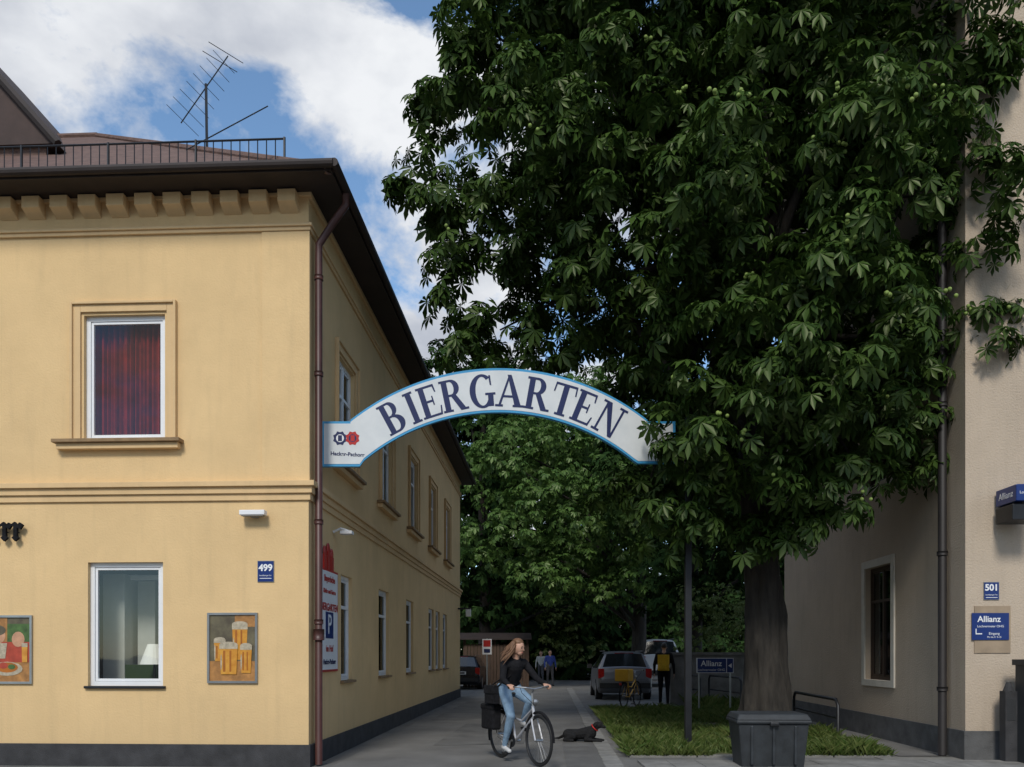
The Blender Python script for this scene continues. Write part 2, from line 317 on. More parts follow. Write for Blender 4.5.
def poster(x0,x1,z0,z1,kind=0):
    e=empty('framed_beer_poster' if kind==0 else 'framed_food_poster',C,-TH); m=MB(); w=.03
    m.box(x0,x1,-.03,-.002,z0,z0+w,METG); m.box(x0,x1,-.03,-.002,z1-w,z1,METG); m.box(x0,x0+w,-.031,-.002,z0+w,z1-w,METG); m.box(x1-w,x1,-.031,-.002,z0+w,z1-w,METG)
    m.box(x0+w,x1-w,-.012,-.003,z0+w,z1-w,PBG); m.build('frame',e)
    p=MB(); X=x0+w;WD=x1-x0-2*w;Z=z0+w;HT=z1-z0-2*w; k=[0]
    def R(a,b,c,d,mt,tap=0):
        k[0]+=1; y=-.013-.0006*k[0]; p.face([(X+WD*(a+tap),y,Z+HT*c),(X+WD*(b-tap),y,Z+HT*c),(X+WD*b,y,Z+HT*d),(X+WD*a,y,Z+HT*d)],mt)
    def E(cx,cy,rx,ry,mt):
        k[0]+=1; y=-.013-.0006*k[0]; p.face([(X+WD*(cx+rx*math.cos(q*math.pi/8)),y,Z+HT*(cy+ry*math.sin(q*math.pi/8))) for q in range(16)],mt)
    R(0,1,0,.3,PTB)
    if kind==0:
        R(.55,1,.82,1,PTB)
        for cx,b,w_,h in ((.66,.32,.17,.55),(.22,.30,.13,.33),(.80,.12,.13,.42),(.42,.10,.2,.46)):
            R(cx-w_,cx+w_,b,b+h,BEER,.03); R(cx-w_*.6,cx-w_*.35,b+.04,b+h-.1,ORG); R(cx+w_*.1,cx+w_*.3,b+.04,b+h-.1,ORG); R(cx-w_,cx+w_,b+h*.84,b+h,FOAM); E(cx,b+h,w_*.95,.035,FOAM); E(cx-w_*.8,b+h*.4,.015,.12,FOAM)
    else:
        R(0,1,.3,.62,PRD); R(0,.5,.62,1,PTB); R(.5,1,.62,.9,PGN); E(.3,.72,.16,.13,PBE); E(.74,.66,.14,.12,PBE); E(.3,.8,.17,.08,PBG); R(.1,.5,.36,.6,FOAM,.04); E(.5,.2,.34,.11,FOAM); E(.5,.22,.24,.08,ORG); E(.42,.25,.1,.05,PRD); E(.6,.23,.08,.04,PGN); R(.82,.95,.3,.58,BEER,.01); R(.82,.95,.54,.6,FOAM)
    p.build('picture',e); return e
poster(fx(208),fx(258),fz(683),fz(613)); poster(fx(-17),fx(33),fz(684),fz(615),1)
gt=empty('gothic_lettering_sign',C,-TH); m=MB(); 
for gx0 in (fx(9),fx(20),fx(-3),fx(-16),fx(-28)):
    z0=fz(539)
    m.box(gx0-.035,gx0+.015,-.09,-.05,z0+.02,z0+.2,CLB); m.prism([(gx0-.06,-.0905,z0+.02),(gx0-.01,-.0905,z0-.03),(gx0+.04,-.0905,z0+.02),(gx0-.01,-.0905,z0+.06)],(0,.038,0),CLB)
    m.prism([(gx0-.08,-.091,z0+.19),(gx0-.035,-.091,z0+.17),(gx0+.015,-.091,z0+.2),(gx0-.02,-.091,z0+.235)],(0,.038,0),CLB)
    m.prism([(gx0+.0,-.092,z0+.17),(gx0+.05,-.092,z0+.225),(gx0+.10,-.092,z0+.19),(gx0+.06,-.092,z0+.13)],(0,.038,0),CLB)
    m.tube([(gx0-.01,-.05,z0+.1),(gx0-.01,-.002,z0+.1)],.01,METD,5)
m.build('letters',gt)
SHD=mat('lampshade',(0.9,0.88,0.8),0.7,var=0.03)
lm=MB(); lx=fx(142); bz=gw[2]+.05
lm.tube([(lx,.34,bz+.24),(lx,.34,bz+.52)],[.19,.09],SHD,20); lm.tube([(lx,.34,bz-.05),(lx,.34,bz+.24)],.015,METD,8); lm.tube([(lx,.34,bz-.06),(lx,.34,bz-.03)],.09,METD,14)
on_l('table_lamp',lm,smooth=False)
cb=MB(); GRN=mat('green_reflection',(0.03,0.06,0.02),0.8,var=0.2); cb.box(fx(100),fx(160),.56,.68,gw[2]-.25,gw[2]+.28,GRN)  # green board added indoors to imitate the green reflected low in the pane
cb.box(fx(94),fx(158),.20,.5,gw[2]-.12,gw[2]-.065,WOOD)
on_l('reflection_board_and_shelf',cb,bevel=.01)
RW=mat('room_wall_pale',(0.5,0.51,0.48),.8,var=.08,vscale=3)
cb=MB(); cb.box(fx(80),fx(103),.55,1.2,gw[2]-.28,gw[3]-.1,RW); cb.box(fx(107),fx(126),.8,1.2,gw[2]-.28,gw[3]-.18,RW); cb.box(fx(129),fx(170),.8,1.2,gw[2]-.28,gw[3]-.18,RW); cb.box(fx(80),fx(170),.7,1.25,gw[3]-.17,gw[3]-.10,WHT)
on_l('cupboard',cb,bevel=.01)
sg=empty('beergarden_wall_sign',C,-TH); m=MB(); ya,yb=sd(322),sd(340); 
zt_=1.5+(HY-566)*11.1/F; zb_=1.26
m.box(.003,.03,ya,yb,zb_,zt_,RED); m.box(.0305,.034,ya+.03,yb-.03,zb_+.03,zt_-.03,WHT)
m.box(.0345,.037,(ya+yb)/2-.2,(ya+yb)/2+.2,zb_+.48,zb_+.86,BLUE); 
for k in range(3):
    cy=(ya+yb)/2+(-.18,0,.18)[k]; m.box(.006,.03,cy-.07,cy+.07,zt_+.002,zt_+.20+.06*(k==1),RED); m.ball((.018,cy,zt_+.25+.06*(k==1)),(.012,.085,.08),RED,10,6)
m.build('panel',sg); ym=(ya+yb)/2; R3=(math.pi/2,0,math.pi/2)
for body_,z,s,mt in (("Bayerische",zt_-.14,.13,RED),("Küche und Garten",zt_-.32,.085,RED),("BIERGARTEN",zt_-.55,.15,RED),("P",zb_+.67,.4,WHT),("im Hof",zb_+.33,.13,RED),("Hacker-Pschorr",zb_+.14,.1,NAVY)):
    text('line',body_,(.039,ym,z),s,mt,sg,rot=R3,bold=.003)
# ------------------------------------------------------------ ARCH SIGN
AS=empty('arched_beergarden_sign'); 
pL=Vector((-2.62,11.15,0)); pR=Vector(((678-512)/F*12.25,12.25,0)); su=(pR-pL).normalized(); sn=Vector((su.y,-su.x,0))
def sgp(px,py,off=0):
    px=px-2.5; k=(px-CX)/F
    u=(k*pL.y-pL.x)/(su.x-k*su.y); p=pL+su*u; z=H+(HY-py)*p.y/F
    return Vector((p.x,p.y,z))+sn*off
def tp(x): return 608-math.sqrt(max(239**2-(x-501)**2,0)) if 353<=x<=649 else 422
def bt(x): return 625-math.sqrt(max(212**2-(x-501)**2,0)) if 366<=x<=636 else (467 if x<501 else 464)
xs=[324,337,352.9,353]+list(np.linspace(358,644,70))+[649,649.1,662,677]
def strip(xs,ins,o0,o1,m):
    v=[];f=[]
    for x in xs:
        a,b=tp(x)+ins,bt(x)-ins
        v+=[sgp(x,a,o0),sgp(x,b,o0),sgp(x,a,o1),sgp(x,b,o1)]
    n=len(xs)
    for i in range(n-1):
        a=i*4;b=a+4; f+=[(a,b,b+1,a+1),(a+2,a+3,b+3,b+2),(a,a+2,b+2,b),(a+1,b+1,b+3,a+3)]
    f+=[(0,1,3,2),((n-1)*4,(n-1)*4+2,(n-1)*4+3,(n-1)*4+1)]
    m_=MB(); m_.add(v,f,m); return m_
strip(xs,0,.035,-.035,LBL).build('border_panel',AS)
SWH=mat('sign_white',(0.6,0.63,0.64),0.4,col2=(0.7,0.72,0.72),vscale=3)
ix=[min(max(x,326.6),674.4) for x in xs]
strip(ix,2.4,.039,.0352,SWH).build('face_panel',AS); strip(ix,2.4,-.0352,-.039,SWH).build('back_panel',AS)
def ring(cx,cy,ro,ri,a0,a1,n=18):
    out=[]
    for i in range(n):
        a=math.radians(a0+(a1-a0)*i/n); b=math.radians(a0+(a1-a0)*(i+1)/n)
        out.append([(cx+ro[0]*math.cos(a),cy+ro[1]*math.sin(a)),(cx+ro[0]*math.cos(b),cy+ro[1]*math.sin(b)),(cx+ri[0]*math.cos(b),cy+ri[1]*math.sin(b)),(cx+ri[0]*math.cos(a),cy+ri[1]*math.sin(a))])
    return out
def rc(a,b,c,d): return [[(a,c),(b,c),(b,d),(a,d)]]
S=.07
def stem(a,b): return rc(a,b,0,1)+rc(a-.08,b+.08,0,S)+rc(a-.08,b+.08,1-S,1)
LET={
'B':stem(.08,.29)+rc(.2,.42,1-S,1)+rc(.2,.42,.5,.5+S)+rc(.2,.42,0,S)+ring(.4,.76,(.28,.24),(.09,.17),-90,90)+ring(.4,.28,(.36,.28),(.15,.21),-90,90),
'I':stem(.09,.30),
'E':stem(.08,.29)+rc(.2,.68,1-S,1)+rc(.2,.52,.465,.535)+rc(.2,.72,0,S)+[[(.62,1),(.69,1),(.71,.74),(.66,.74)]]+[[(.5,.36),(.55,.36),(.55,.65),(.5,.65)]]+[[(.66,0),(.73,0),(.79,.29),(.74,.29)]],
'R':stem(.08,.29)+rc(.2,.42,1-S,1)+rc(.2,.42,.47,.47+S)+ring(.4,.735,(.32,.265),(.12,.195),-90,90)+[[(.36,.5),(.55,.52),(.88,0),(.65,0)]]+rc(.65,.95,0,S),
'G':ring(.5,.5,(.47,.53),(.25,.45),50,322,30)+rc(.70,.90,.02,.42)+rc(.60,.98,.37,.37+S)+[[(.76,.98),(.83,.98),(.85,.66),(.79,.69)]],
'A':[[(.07,0),(.16,0),(.47,.90),(.43,1)]]+[[(.38,1),(.53,1),(.94,0),(.70,0)]]+rc(.22,.7,.29,.36)+rc(-.03,.26,0,S)+rc(.62,1.02,0,S),
'T':rc(.31,.52,0,1)+rc(.22,.61,0,S)+rc(0,.83,1-S,1)+[[(0,1),(.06,1),(.03,.70),(-.02,.70)]]+[[(.77,1),(.83,1),(.85,.70),(.80,.70)]],
'N':rc(.11,.19,0,1)+rc(.76,.84,0,1)+[[(.06,1),(.29,1),(.84,0),(.70,0)]]+rc(0,.31,0,S)+rc(-.03,.2,1-S,1)+rc(.64,.96,1-S,1)}
WID={'B':.76,'I':.39,'E':.8,'R':.93,'G':.98,'A':1.0,'T':.83,'N':.96}
m=MB(); q=0
hh=32.
for ch,xc in zip("BIERGARTEN",(394.5,414.5,432,455.5,484,512,540,565,586.5,611)):
    dx=xc-501; R=225.; a=math.asin(dx/R); cy=616.5-R*math.cos(a)
    for poly in LET[ch]:
        q+=1
        pp=[]
        for (u,v) in poly:
            lx=(u-WID[ch]/2)*hh*.84; ly=(v-.5)*hh
            pp.append(sgp(xc+lx*math.cos(a)+ly*math.sin(a), cy+lx*math.sin(a)-ly*math.cos(a), .0405+.00002*q))
        m.face(pp,NAVY)
m.build('letters',AS)
m=MB()
for cx,mt,mt2 in ((342.5,NAVY,WHT),(355,RED,NAVY)):
    m.face([sgp(cx+(7.4 if k%2 else 6)*math.cos(k*math.pi/8),439+(7.4 if k%2 else 6)*math.sin(k*math.pi/8),.0405+(.0005 if mt==RED else 0)) for k in range(16)],mt)
    m.face([sgp(cx+4*math.cos(k*math.pi/6),439+4*math.sin(k*math.pi/6),.0415) for k in range(12)],mt2)
    m.face([sgp(cx-2+4*k,439+3*j,.042) for k,j in ((0,-1),(1,-1),(1,1),(0,1))],mt)
m.build('brewery_emblem',AS)
p=sgp(350,455,.041); text('brewery_name','Hacker-Pschorr',p,.072,NAVY,AS,rot=(math.pi/2,0,math.atan2(su.y,su.x)),bold=.002)
m=MB()
for zz in (424,465):
    p=sgp(327,zz,0); m.tube([p,Vector((-2.70,11.2,p.z))],.02,METD,6)
m.build('bracket',AS)
pm=MB(); bx=(688-CX)/F*12.5
pm.box(bx-.05,bx+.05,12.45,12.55,0,5.2,METD); pm.box(bx-.11,bx+.11,12.39,12.61,.0,.14,METD)
a=sgp(676,430,0); b=sgp(676,458,0)
pm.tube([a,(bx,12.45,a.z)],.02,METD,6); pm.tube([b,(bx,12.45,b.z)],.02,METD,6)
pm.build('support_post',AS,bevel=.008)
# ------------------------------------------------------------ RIGHT BUILDING
C2=Vector((6.46,11.4,0)); RB=empty('beige_apartment_building',C2,-TH)
HB=15.5; D2=8.8; W2=14
s2=lambda u,n,z:(n,u,z)
wl=MB(); wn=MB(); tr=MB()
so=[(13.85-11.4,15.0-11.4,1.05,3.1)]
so2=[(so[0][0],so[0][1],4.6,6.6)]; so3=[(so[0][0],so[0][1],8.1,10.1)]
fo=[(3+2.6*k,4.1+2.6*k,a,a+1.9) for k in range(4) for a in (1.4,4.7,8.2)]
for a,b,o in ((0,3.9,so),(3.9,7.5,so2),(7.5,HB,so3)): wall(wl,s2,0,D2,a,b,o,BEI)
wall(wl,fr,0,W2,0,HB,fo,BEI)
wl.face([(W2,0,0),(W2,D2,0),(W2,D2,HB),(W2,0,HB)],BEI); wl.face([(0,D2,0),(W2,D2,0),(W2,D2,HB),(0,D2,HB)],BEI)
wl.build('walls',RB)
BRN=mat('window_brown',(0.05,0.03,0.02),0.5,var=0.2)
CREAM=mat('cream_surround',(0.6,0.56,0.48),0.8,var=0.1)
for o in so+so2+so3:
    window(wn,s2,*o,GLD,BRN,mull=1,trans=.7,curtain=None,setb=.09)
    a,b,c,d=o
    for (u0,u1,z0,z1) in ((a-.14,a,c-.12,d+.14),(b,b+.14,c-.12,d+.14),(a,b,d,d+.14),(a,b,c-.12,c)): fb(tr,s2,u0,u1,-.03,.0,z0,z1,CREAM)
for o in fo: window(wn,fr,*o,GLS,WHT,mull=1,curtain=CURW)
tr.box(-.025,-.0005,-.0,D2,0,.42,PLI2); tr.box(-.025,W2,-.025,-.0005,0,.42,PLI2)
rr=MB(); rr.box(-.5,W2+.4,-.5,D2+.4,HB,HB+.15,EAVE); rr.add([(-.5,-.5,HB+.15),(W2+.4,-.5,HB+.15),(W2+.4,D2+.4,HB+.15),(-.5,D2+.4,HB+.15),(4,4.2,HB+4),(W2-4,4.2,HB+4)],[(0,1,5,4),(1,2,5),(2,3,4,5),(3,0,4)],TILE); rr.build('roof',RB)
wn.build('windows',RB); tr.build('trim',RB,bevel=.005)
dpp=MB(); yy=.42; dpp.tube([(-.12,yy,HB),(-.12,yy,.02)],.06,PIPD,12)
for zz in (1,3,5.2,7.4,9.6): dpp.tube([(-.12,yy,zz-.03),(-.12,yy,zz+.03)],.075,PIPD,12)
dpp.build('downpipe',RB,smooth=True)
def f2(px,py=655):
    k=(px-CX)/F
    t=(k*11.4-6.46)/(cT+k*sT); d=11.4-sT*t; return t,H+(HY-py)*d/F
numsign('house_number_sign','501',f2(991)[0],f2(990,591)[1],-.002,C2,.2,.24)
e=empty('insurance_office_sign',C2,-TH); m=MB(); x0,z0=f2(974,653); x1,z1=f2(1010,606); PLY=mat('plywood',(0.33,0.25,0.17),0.8,var=0.2)
m.box(x0,x1,-.014,-.002,z0,z1,PLY); xa,za=f2(971,640); xb,zb2=f2(1008,613); m.box(xa,xb,-.026,-.0145,za,zb2,BLUE); m.build('board',e)
xm=(xa+xb)/2
text('name','Allianz',(xm-.02,-.028,zb2-.09),.12,WHT,e,bold=.002); text('line1','Lochnermeier OHG',(xm,-.028,zb2-.19),.045,WHT,e); text('line2','Eingang',(xm+.05,-.028,za+.09),.05,WHT,e); text('line3','Mo bis Fr 9-18',(xm+.05,-.028,za+.04),.033,WHT,e)
m=MB(); m.box(xa+.05,xa+.14,-.0285,-.0265,za+.08,za+.095,WHT); m.box(xa+.05,xa+.062,-.0285,-.0265,za+.095,za+.16,WHT); m.build('arrow',e)
e=empty('projecting_office_sign',C2,-TH); m=MB(); x0,z0=f2(1001,508); z1=f2(1001,492)[1]
m.box(x0-.1,x0+.3,-.55,-.05,z0,z1,BLUE); m.box(x0-.12,x0+.28,-.5,-.08,z0-.25,z0-.03,METD); m.box(x0+.12,x0+.17,-.45,-.4,z0-.03,z0,METG); m.box(x0+.12,x0+.17,-.05,-.002,z0-.2,z1-.03,METG)
m.build('box',e,bevel=.01); text('label','Allianz',(x0-.102,-.3,(z0+z1)/2),.13,WHT,e,rot=(math.pi/2,0,-math.pi/2)); text('label','Lochnermeier',(x0+.1,-.552,(z0+z1)/2),.055,WHT,e)
PLG=mat('cabinet_grey',(0.03,0.032,0.035),0.6,var=0.2,bump=.2)
m=MB(); x0=f2(1003)[0]; m.box(x0,x0+1.0,-.75,-.3,0,1.36,PLG); m.box(x0-.03,x0+1.03,-.79,-.27,1.36,1.44,PLG); m.box(x0+.03,x0+.48,-.758,-.752,.15,1.3,METD); m.box(x0+.52,x0+.97,-.758,-.752,.15,1.3,METD); m.box(x0+.44,x0+.47,-.775,-.76,.7,.85,METG)
m.build('utility_cabinet',None,bevel=.012,loc=C2,rz=-TH)
m=MB(); x0=f2(993)[0]; m.box(x0-.02,x0+.14,-.35,-.2,0,1.0,PLI); m.tube([(x0+.06,-.28,1.0),(x0+.06,-.28,1.12)],[.075,.03],PLI,10); m.box(x0,x0+.12,-.355,-.351,.6,.9,PLG)
m.build('meter_post',None,bevel=.01,loc=C2,rz=-TH)
e=empty('grit_bin',((775-CX)/F*10.45,10.75,0),math.radians(-3)); m=MB(); GB=mat('grit_bin_plastic',(0.022,0.026,0.03),0.6,var=0.35,vscale=6,bump=.15)
def frust(m,w0,d0,w1,d1,z0,z1,mt): m.add([(-w0,-d0,z0),(w0,-d0,z0),(w0,d0,z0),(-w0,d0,z0),(-w1,-d1,z1),(w1,-d1,z1),(w1,d1,z1),(-w1,d1,z1)],[(0,3,2,1),(4,5,6,7),(0,1,5,4),(1,2,6,5),(2,3,7,6),(3,0,4,7)],mt)
frust(m,.40,.26,.455,.31,0,.60,GB); frust(m,.485,.34,.485,.34,.60,.65,GB); frust(m,.485,.34,.44,.28,.65,.73,GB)
for k in (-1,0,1): m.box(k*.28-.02,k*.28+.02,-.325,-.27,.06,.58,GB)
m.box(-.06,.06,-.37,-.335,.57,.63,METD); m.build('body',e,bevel=.018)
# ------------------------------------------------------------ GROUND
g=MB(); g.face([(-300,-200,0),(300,-200,0),(300,500,0),(-300,500,0)],ASP2); g.build('ground')
dr=MB(); dr.face([(-2.7,4,.006),(1.25,4,.006),(1.62+.0475*28,40,.006),(-1.2,40,.006)],ASPH); dr.build('driveway')
DPT=mat('asphalt_patch',(0.085,0.083,0.08),.75,col2=(0.15,0.147,0.14),vscale=2,bump=.4,bscale=80)
pt=MB(); pt.face([(-1.3,13.2,.0105),(.2,13.4,.0105),(.28,15,.0105),(.35,17.5,.0105),(-1.0,17.3,.0105)],DPT); pt.face([(.5,5.2,.0106),(1.2,5.2,.0106),(1.5,16.0,.0106),(.95,16,.0106)],DPT); pt.face([(-1.9,18.2,.0105),(-.3,19,.0105),(.0,26,.0105),(-1.4,26,.0105)],DPT); pt.build('asphalt_patches')
ps=MB(); d=6
while d<36:
    x=1.30+.0475*(d-11.7)
    ps.box(x+random.uniform(-.01,.01),x+.25,d,d+.28,-.02,.016+random.uniform(0,.006),PAVE); d+=.30
ps.build('gutter_stones',bevel=.006)
pv=MB(); y=8.0
while y<11.2:
    x=1.75
    while x<13: pv.box(x+.004,x+.396,y+.004,y+.396,-.05,.03+random.uniform(0,.004),PAVE); x+=.4
    y+=.4
pv.build('sidewalk')
pp=MB(); pp.face([(5.7,11.8,.012),(6.46,11.8,.012),(6.9,21,.012),(6.3,21,.012)],ASPH)
pp.face([(5.3,11.25,.008),(13,11.25,.008),(13,11.75,.008),(5.3,11.75,.008)],CONC); pp.build('footpath')
kb=MB()
def kerb(a,b,w=.1,h=.09):
    a=Vector(a);b=Vector(b);L=(b-a).length;t=(b-a)/L;n=Vector((-t.y,t.x))*w/2;s=0
    while s<L:
        e=min(s+.98,L); p=a+t*s;q=a+t*e
        kb.prism([(p.x-n.x,p.y-n.y,-.05),(q.x-n.x,q.y-n.y,-.05),(q.x+n.x,q.y+n.y,-.05),(p.x+n.x,p.y+n.y,-.05)],(0,0,.05+h),CONC); s+=1.0
V0=(1.72,11.75);V1=(5.55,11.75);V2=(6.15,21.5);V3=(2.2,21.5)
kerb(V0,V1,.10,.035); kerb(V0,V3,.08,.04); kerb(V1,V2,.08,.04)
kb.build('kerb',bevel=.008)
GRS=mat('lawn_soil',(0.05,0.07,0.02),.95,col2=(0.09,0.08,0.045),vscale=3)
gg=MB(); gg.face([(V0[0],V0[1],.03),(V1[0],V1[1],.03),(V2[0],V2[1],.03),(V3[0],V3[1],.03)],GRS); gg.build('verge_soil')
def np_mesh(name,verts,quads,mats,parent=None):
    me=bpy.data.meshes.new(name); nv=len(verts); nf=len(quads); k=quads.shape[1]
    me.vertices.add(nv); me.vertices.foreach_set('co',verts.astype(np.float32).ravel())
    me.loops.add(nf*k); me.loops.foreach_set('vertex_index',quads.astype(np.int32).ravel())
    me.polygons.add(nf); me.polygons.foreach_set('loop_start',np.arange(0,nf*k,k,dtype=np.int32))
    me.update(calc_edges=True); me.validate()
    for m in mats: me.materials.append(m)
    o=bpy.data.objects.new(name,me); scene.collection.objects.link(o)
    if parent: o.parent=parent
    return o
GRM=leafmat('grass_blades',(0.05,0.10,0.018),(0.16,0.19,0.06),.3,.03)
def grass(name,poly,n,h0,h1,z):
    s=-.01+1.02*rng.random(n);t=-.006+1.0*rng.random(n)**1.3
    a,b,c,d=[np.array(p) for p in poly]
    P=(a[None]*(1-s)[:,None]+b[None]*s[:,None])*(1-t)[:,None]+(d[None]*(1-s)[:,None]+c[None]*s[:,None])*t[:,None]
    hh=np.array([noise.noise(Vector((p[0]*1.1,p[1]*1.1,3)))+.4*noise.noise(Vector((p[0]*4,p[1]*4,7)))for p in P]); keep=hh>-.38; P=P[keep];hh=hh[keep];n=len(P)
    h=(h0+(h1-h0)*rng.random(n))*(1+1.3*hh)
    an=rng.random(n)*6.28; w=.004+.005*rng.random(n); le=rng.normal(0,.5,(n,2))*h[:,None]
    base=np.c_[P,np.full(n,z)]; dx=np.c_[np.cos(an)*w,np.sin(an)*w,np.zeros(n)]
    mid=base+np.c_[le*.35,h*.6]; tip=base+np.c_[le,h]
    v=np.stack([base-dx,base+dx,mid+dx*.7,tip],1).reshape(-1,3)
    f=np.arange(n*4).reshape(n,4); return np_mesh(name,v,f,[GRM])
grass('grass',[V0,V1,V2,V3],75000,.03,.15,.03)
grass('grass',[(5.2,21.6),(7.0,21.6),(7.2,24),(5.2,24)],4000,.1,.3,0)
# ------------------------------------------------------------ FOLIAGE
def leaf_template(k,spread,wid,droop):
    V=[];Q=[]
    for i in range(k):
        a=math.radians(-spread+2*spread*i/(k-1)) if k>1 else 0
        L=1.0-.38*abs(i-(k-1)/2)/((k-1)/2) if k>1 else 1
        t=np.array([math.cos(a),math.sin(a)]); nrm=np.array([-t[1],t[0]])
        def pt(r,w,z): q=t*r+nrm*w; return (q[0],q[1],z-droop*(r**2))
        o=len(V); V+=[(0,0,0),pt(L*.66,-wid*L,.02),pt(L,0,-.02),pt(L*.66,wid*L,.02),pt(L*.6,0,-.06)]
        Q+=[(o,o+1,o+2,o+4),(o,o+4,o+2,o+3)]
    return np.array(V),np.array(Q)
def norm(a): return a/np.maximum(np.linalg.norm(a,axis=1,keepdims=True),1e-9)
def foliage(name,lobes,per_m2,leafsize,tmpl,matl,parent,sub_r=.42,per_sub=20,squash=.85,inner=.15,sunbias=.5):
    P=[];O=[]
    for (x,y,z,r) in lobes:
        n=max(4,int(per_m2*4*math.pi*r*r))
        d=norm(rng.normal(0,1,(n,3))); rad=r*(.72+.36*rng.random(n))
        ins=rng.random(n)<inner; rad[ins]*=.6
        c=np.array([x,y,z])+d*rad[:,None]*np.array([1,1,squash])
        for ci,di in zip(c,d):
            k=max(4,int(per_sub*rng.uniform(.5,1.3)))
            dd=norm(rng.normal(0,1,(k,3))+di*.55+np.array([0,0,sunbias])); sr_=sub_r*rng.uniform(.6,1.2)
            P.append(ci+dd*sr_*(rng.random(k)**.35)[:,None]*np.array([1,1,.7])); O.append(dd)
    P=np.concatenate(P);O=np.concatenate(O);n=len(P)
    Z=norm(O*.75+np.array([0,0,.6])+rng.normal(0,.26,(n,3)))
    X=O*np.array([1,1,.5])+rng.normal(0,.4,(n,3))+np.array([0,0,-.55]); X=norm(X-Z*(X*Z).sum(1)[:,None]); Y=np.cross(Z,X)
    s=leafsize*rng.uniform(.6,1.2,n); V,Q=tmpl
    v=P[:,None]+s[:,None,None]*(V[None,:,0,None]*X[:,None]+V[None,:,1,None]*Y[:,None]+V[None,:,2,None]*Z[:,None])
    f=(np.arange(n)[:,None,None]*len(V)+Q[None]).reshape(-1,4)
    o=np_mesh(name,v.reshape(-1,3),f,[matl],parent); print(name,n,'leaves'); return P
BARK=mat('bark',(0.012,0.010,0.008),.95,col2=(0.045,0.038,0.03),vscale=11,stretch=(1,1,.22),bump=1.0,bscale=12,detail=7)
CH=leafmat('chestnut_leaves',(0.022,0.050,0.010),(0.062,0.108,0.022),.22,.03)
tree=empty('chestnut_tree',(0,0,0))
TX,TY=(768-CX)/F*13.3,13.3
def lob(px,py,d,r): p=W(px,py,d); return (p.x,p.y,p.z,r)
LOB=[lob(*a) for a in [
(530,10,13,1.2),(460,100,13,.64),(424,100,13.1,.36),(442,190,12.8,.62),(412,200,12.8,.34),(485,250,13,.75),(450,235,12.9,.36),(500,330,13.2,.62),(470,345,13.2,.32),(455,290,13,.3),(560,140,12.2,1.4),(500,60,12.8,.85),(475,20,13,.5),(570,320,13.5,.9),(560,230,12.6,1.05),
(640,60,12.3,1.7),(655,220,11.8,1.5),(640,345,13.6,1.0),(690,330,12.3,1.1),(708,430,11.7,.66),(662,430,13.2,.5),(690,515,12.4,.6),(655,520,12.8,.35),(650,480,13.6,.55),(620,500,14.2,.5),
(760,500,12.2,.8),(745,430,11.9,1.0),(775,360,11.3,1.3),(785,200,11.0,1.7),(760,50,11.8,1.9),(850,455,12,.85),(815,505,12.2,.65),(790,535,12.6,.4),(830,330,11.2,1.4),(895,440,12.4,.6),(925,470,12.4,.33),(915,350,12,1.0),(965,345,12,.5),(955,270,12.2,.6),(995,315,12.1,.42),(1012,325,12.1,.25),(905,200,11.5,1.4),(965,200,12,.5),(1000,185,12.2,.42),(1015,110,12.2,.25),(925,70,12,1.3),(985,20,12.3,.5),(850,60,11.6,1.8),(1005,-10,12.4,.5),
(700,-120,12.5,2.4),(850,-130,12.5,2.5),(560,-90,13,1.9),(640,-250,13.5,2.5),(800,-280,13.5,2.8),(940,-150,13.5,2.0),
(620,180,15,1.9),(760,150,15.5,2.2),(880,150,15,1.9),(740,330,15.2,1.9),(640,310,15.2,1.3),(850,340,14.8,1.5),(760,440,14.5,1.2),(850,440,14.2,.9),(690,440,14.4,1.0),(600,40,15.5,2.0),(800,-60,16.2,2.6),(650,-80,16,2.4),(560,100,14.5,1.2),(780,110,13.5,1.6),(690,160,13.2,1.4)]]
PT=leaf_template(7,118,.175,.55)
FP=foliage('crown_leaves',LOB,1.8,.235,PT,CH,tree,sub_r=.42,per_sub=16,inner=.12)
tk=MB()
def rough_tube(mb,pts,rad,m,seg=20,amp=.1):
    o=len(mb.v); mb.tube(pts,rad,m,seg)
    for i in range(o,len(mb.v)):
        v=Vector(mb.v[i]); k=min(range(len(pts)),key=lambda j:(Vector(pts[j])-v).length); c=Vector(pts[k]); c.z=v.z
        q=noise.noise(Vector((v.x*7,v.y*7,v.z*.9)))+.6*noise.noise(Vector((v.x*16,v.y*16,v.z*2)))
        mb.v[i]=tuple(c+(v-c)*(1+amp*q*2))
n=40; tp_=[]; tr_=[]
for i in range(n):
    z=5.6*i/(n-1); tp_.append((TX-.05+.05*math.sin(z*.8)-.03*z,TY,z)); tr_.append(.36+.28*math.exp(-z*3.2)-.022*z)
rough_tube(tk,tp_,tr_,BARK,48,.12)
top=Vector(tp_[-1])
for (x,y,z,r) in LOB:
    if r<.5: continue
    e=Vector((x,y,z)); s=top+Vector((0,0,random.uniform(-1.6,3.0)))*1.0
    mid=s.lerp(e,.5)+Vector((random.uniform(-.3,.3),random.uniform(-.3,.3),.4)); 
    pts=[s, s.lerp(mid,.5)+Vector((0,0,.1)), mid, mid.lerp(e,.5)+Vector((0,0,.08)), e]
    b=.05+.045*r; tk.tube(pts,[b,b*.8,b*.6,b*.4,b*.18],BARK,8)
tk.tube([top,top+Vector((0,.1,2.2)),top+Vector((.1,.1,4.6))],[.27,.2,.1],BARK,12)
tk.build('trunk_and_limbs',tree,smooth=True)
HUSK=mat('conker_husk',(0.2,0.28,0.06),.7,var=.2,vscale=30); hk=MB()
cand=FP[(FP[:,1]<11.6)|((FP[:,0]<.3)&(FP[:,1]<12.7))]
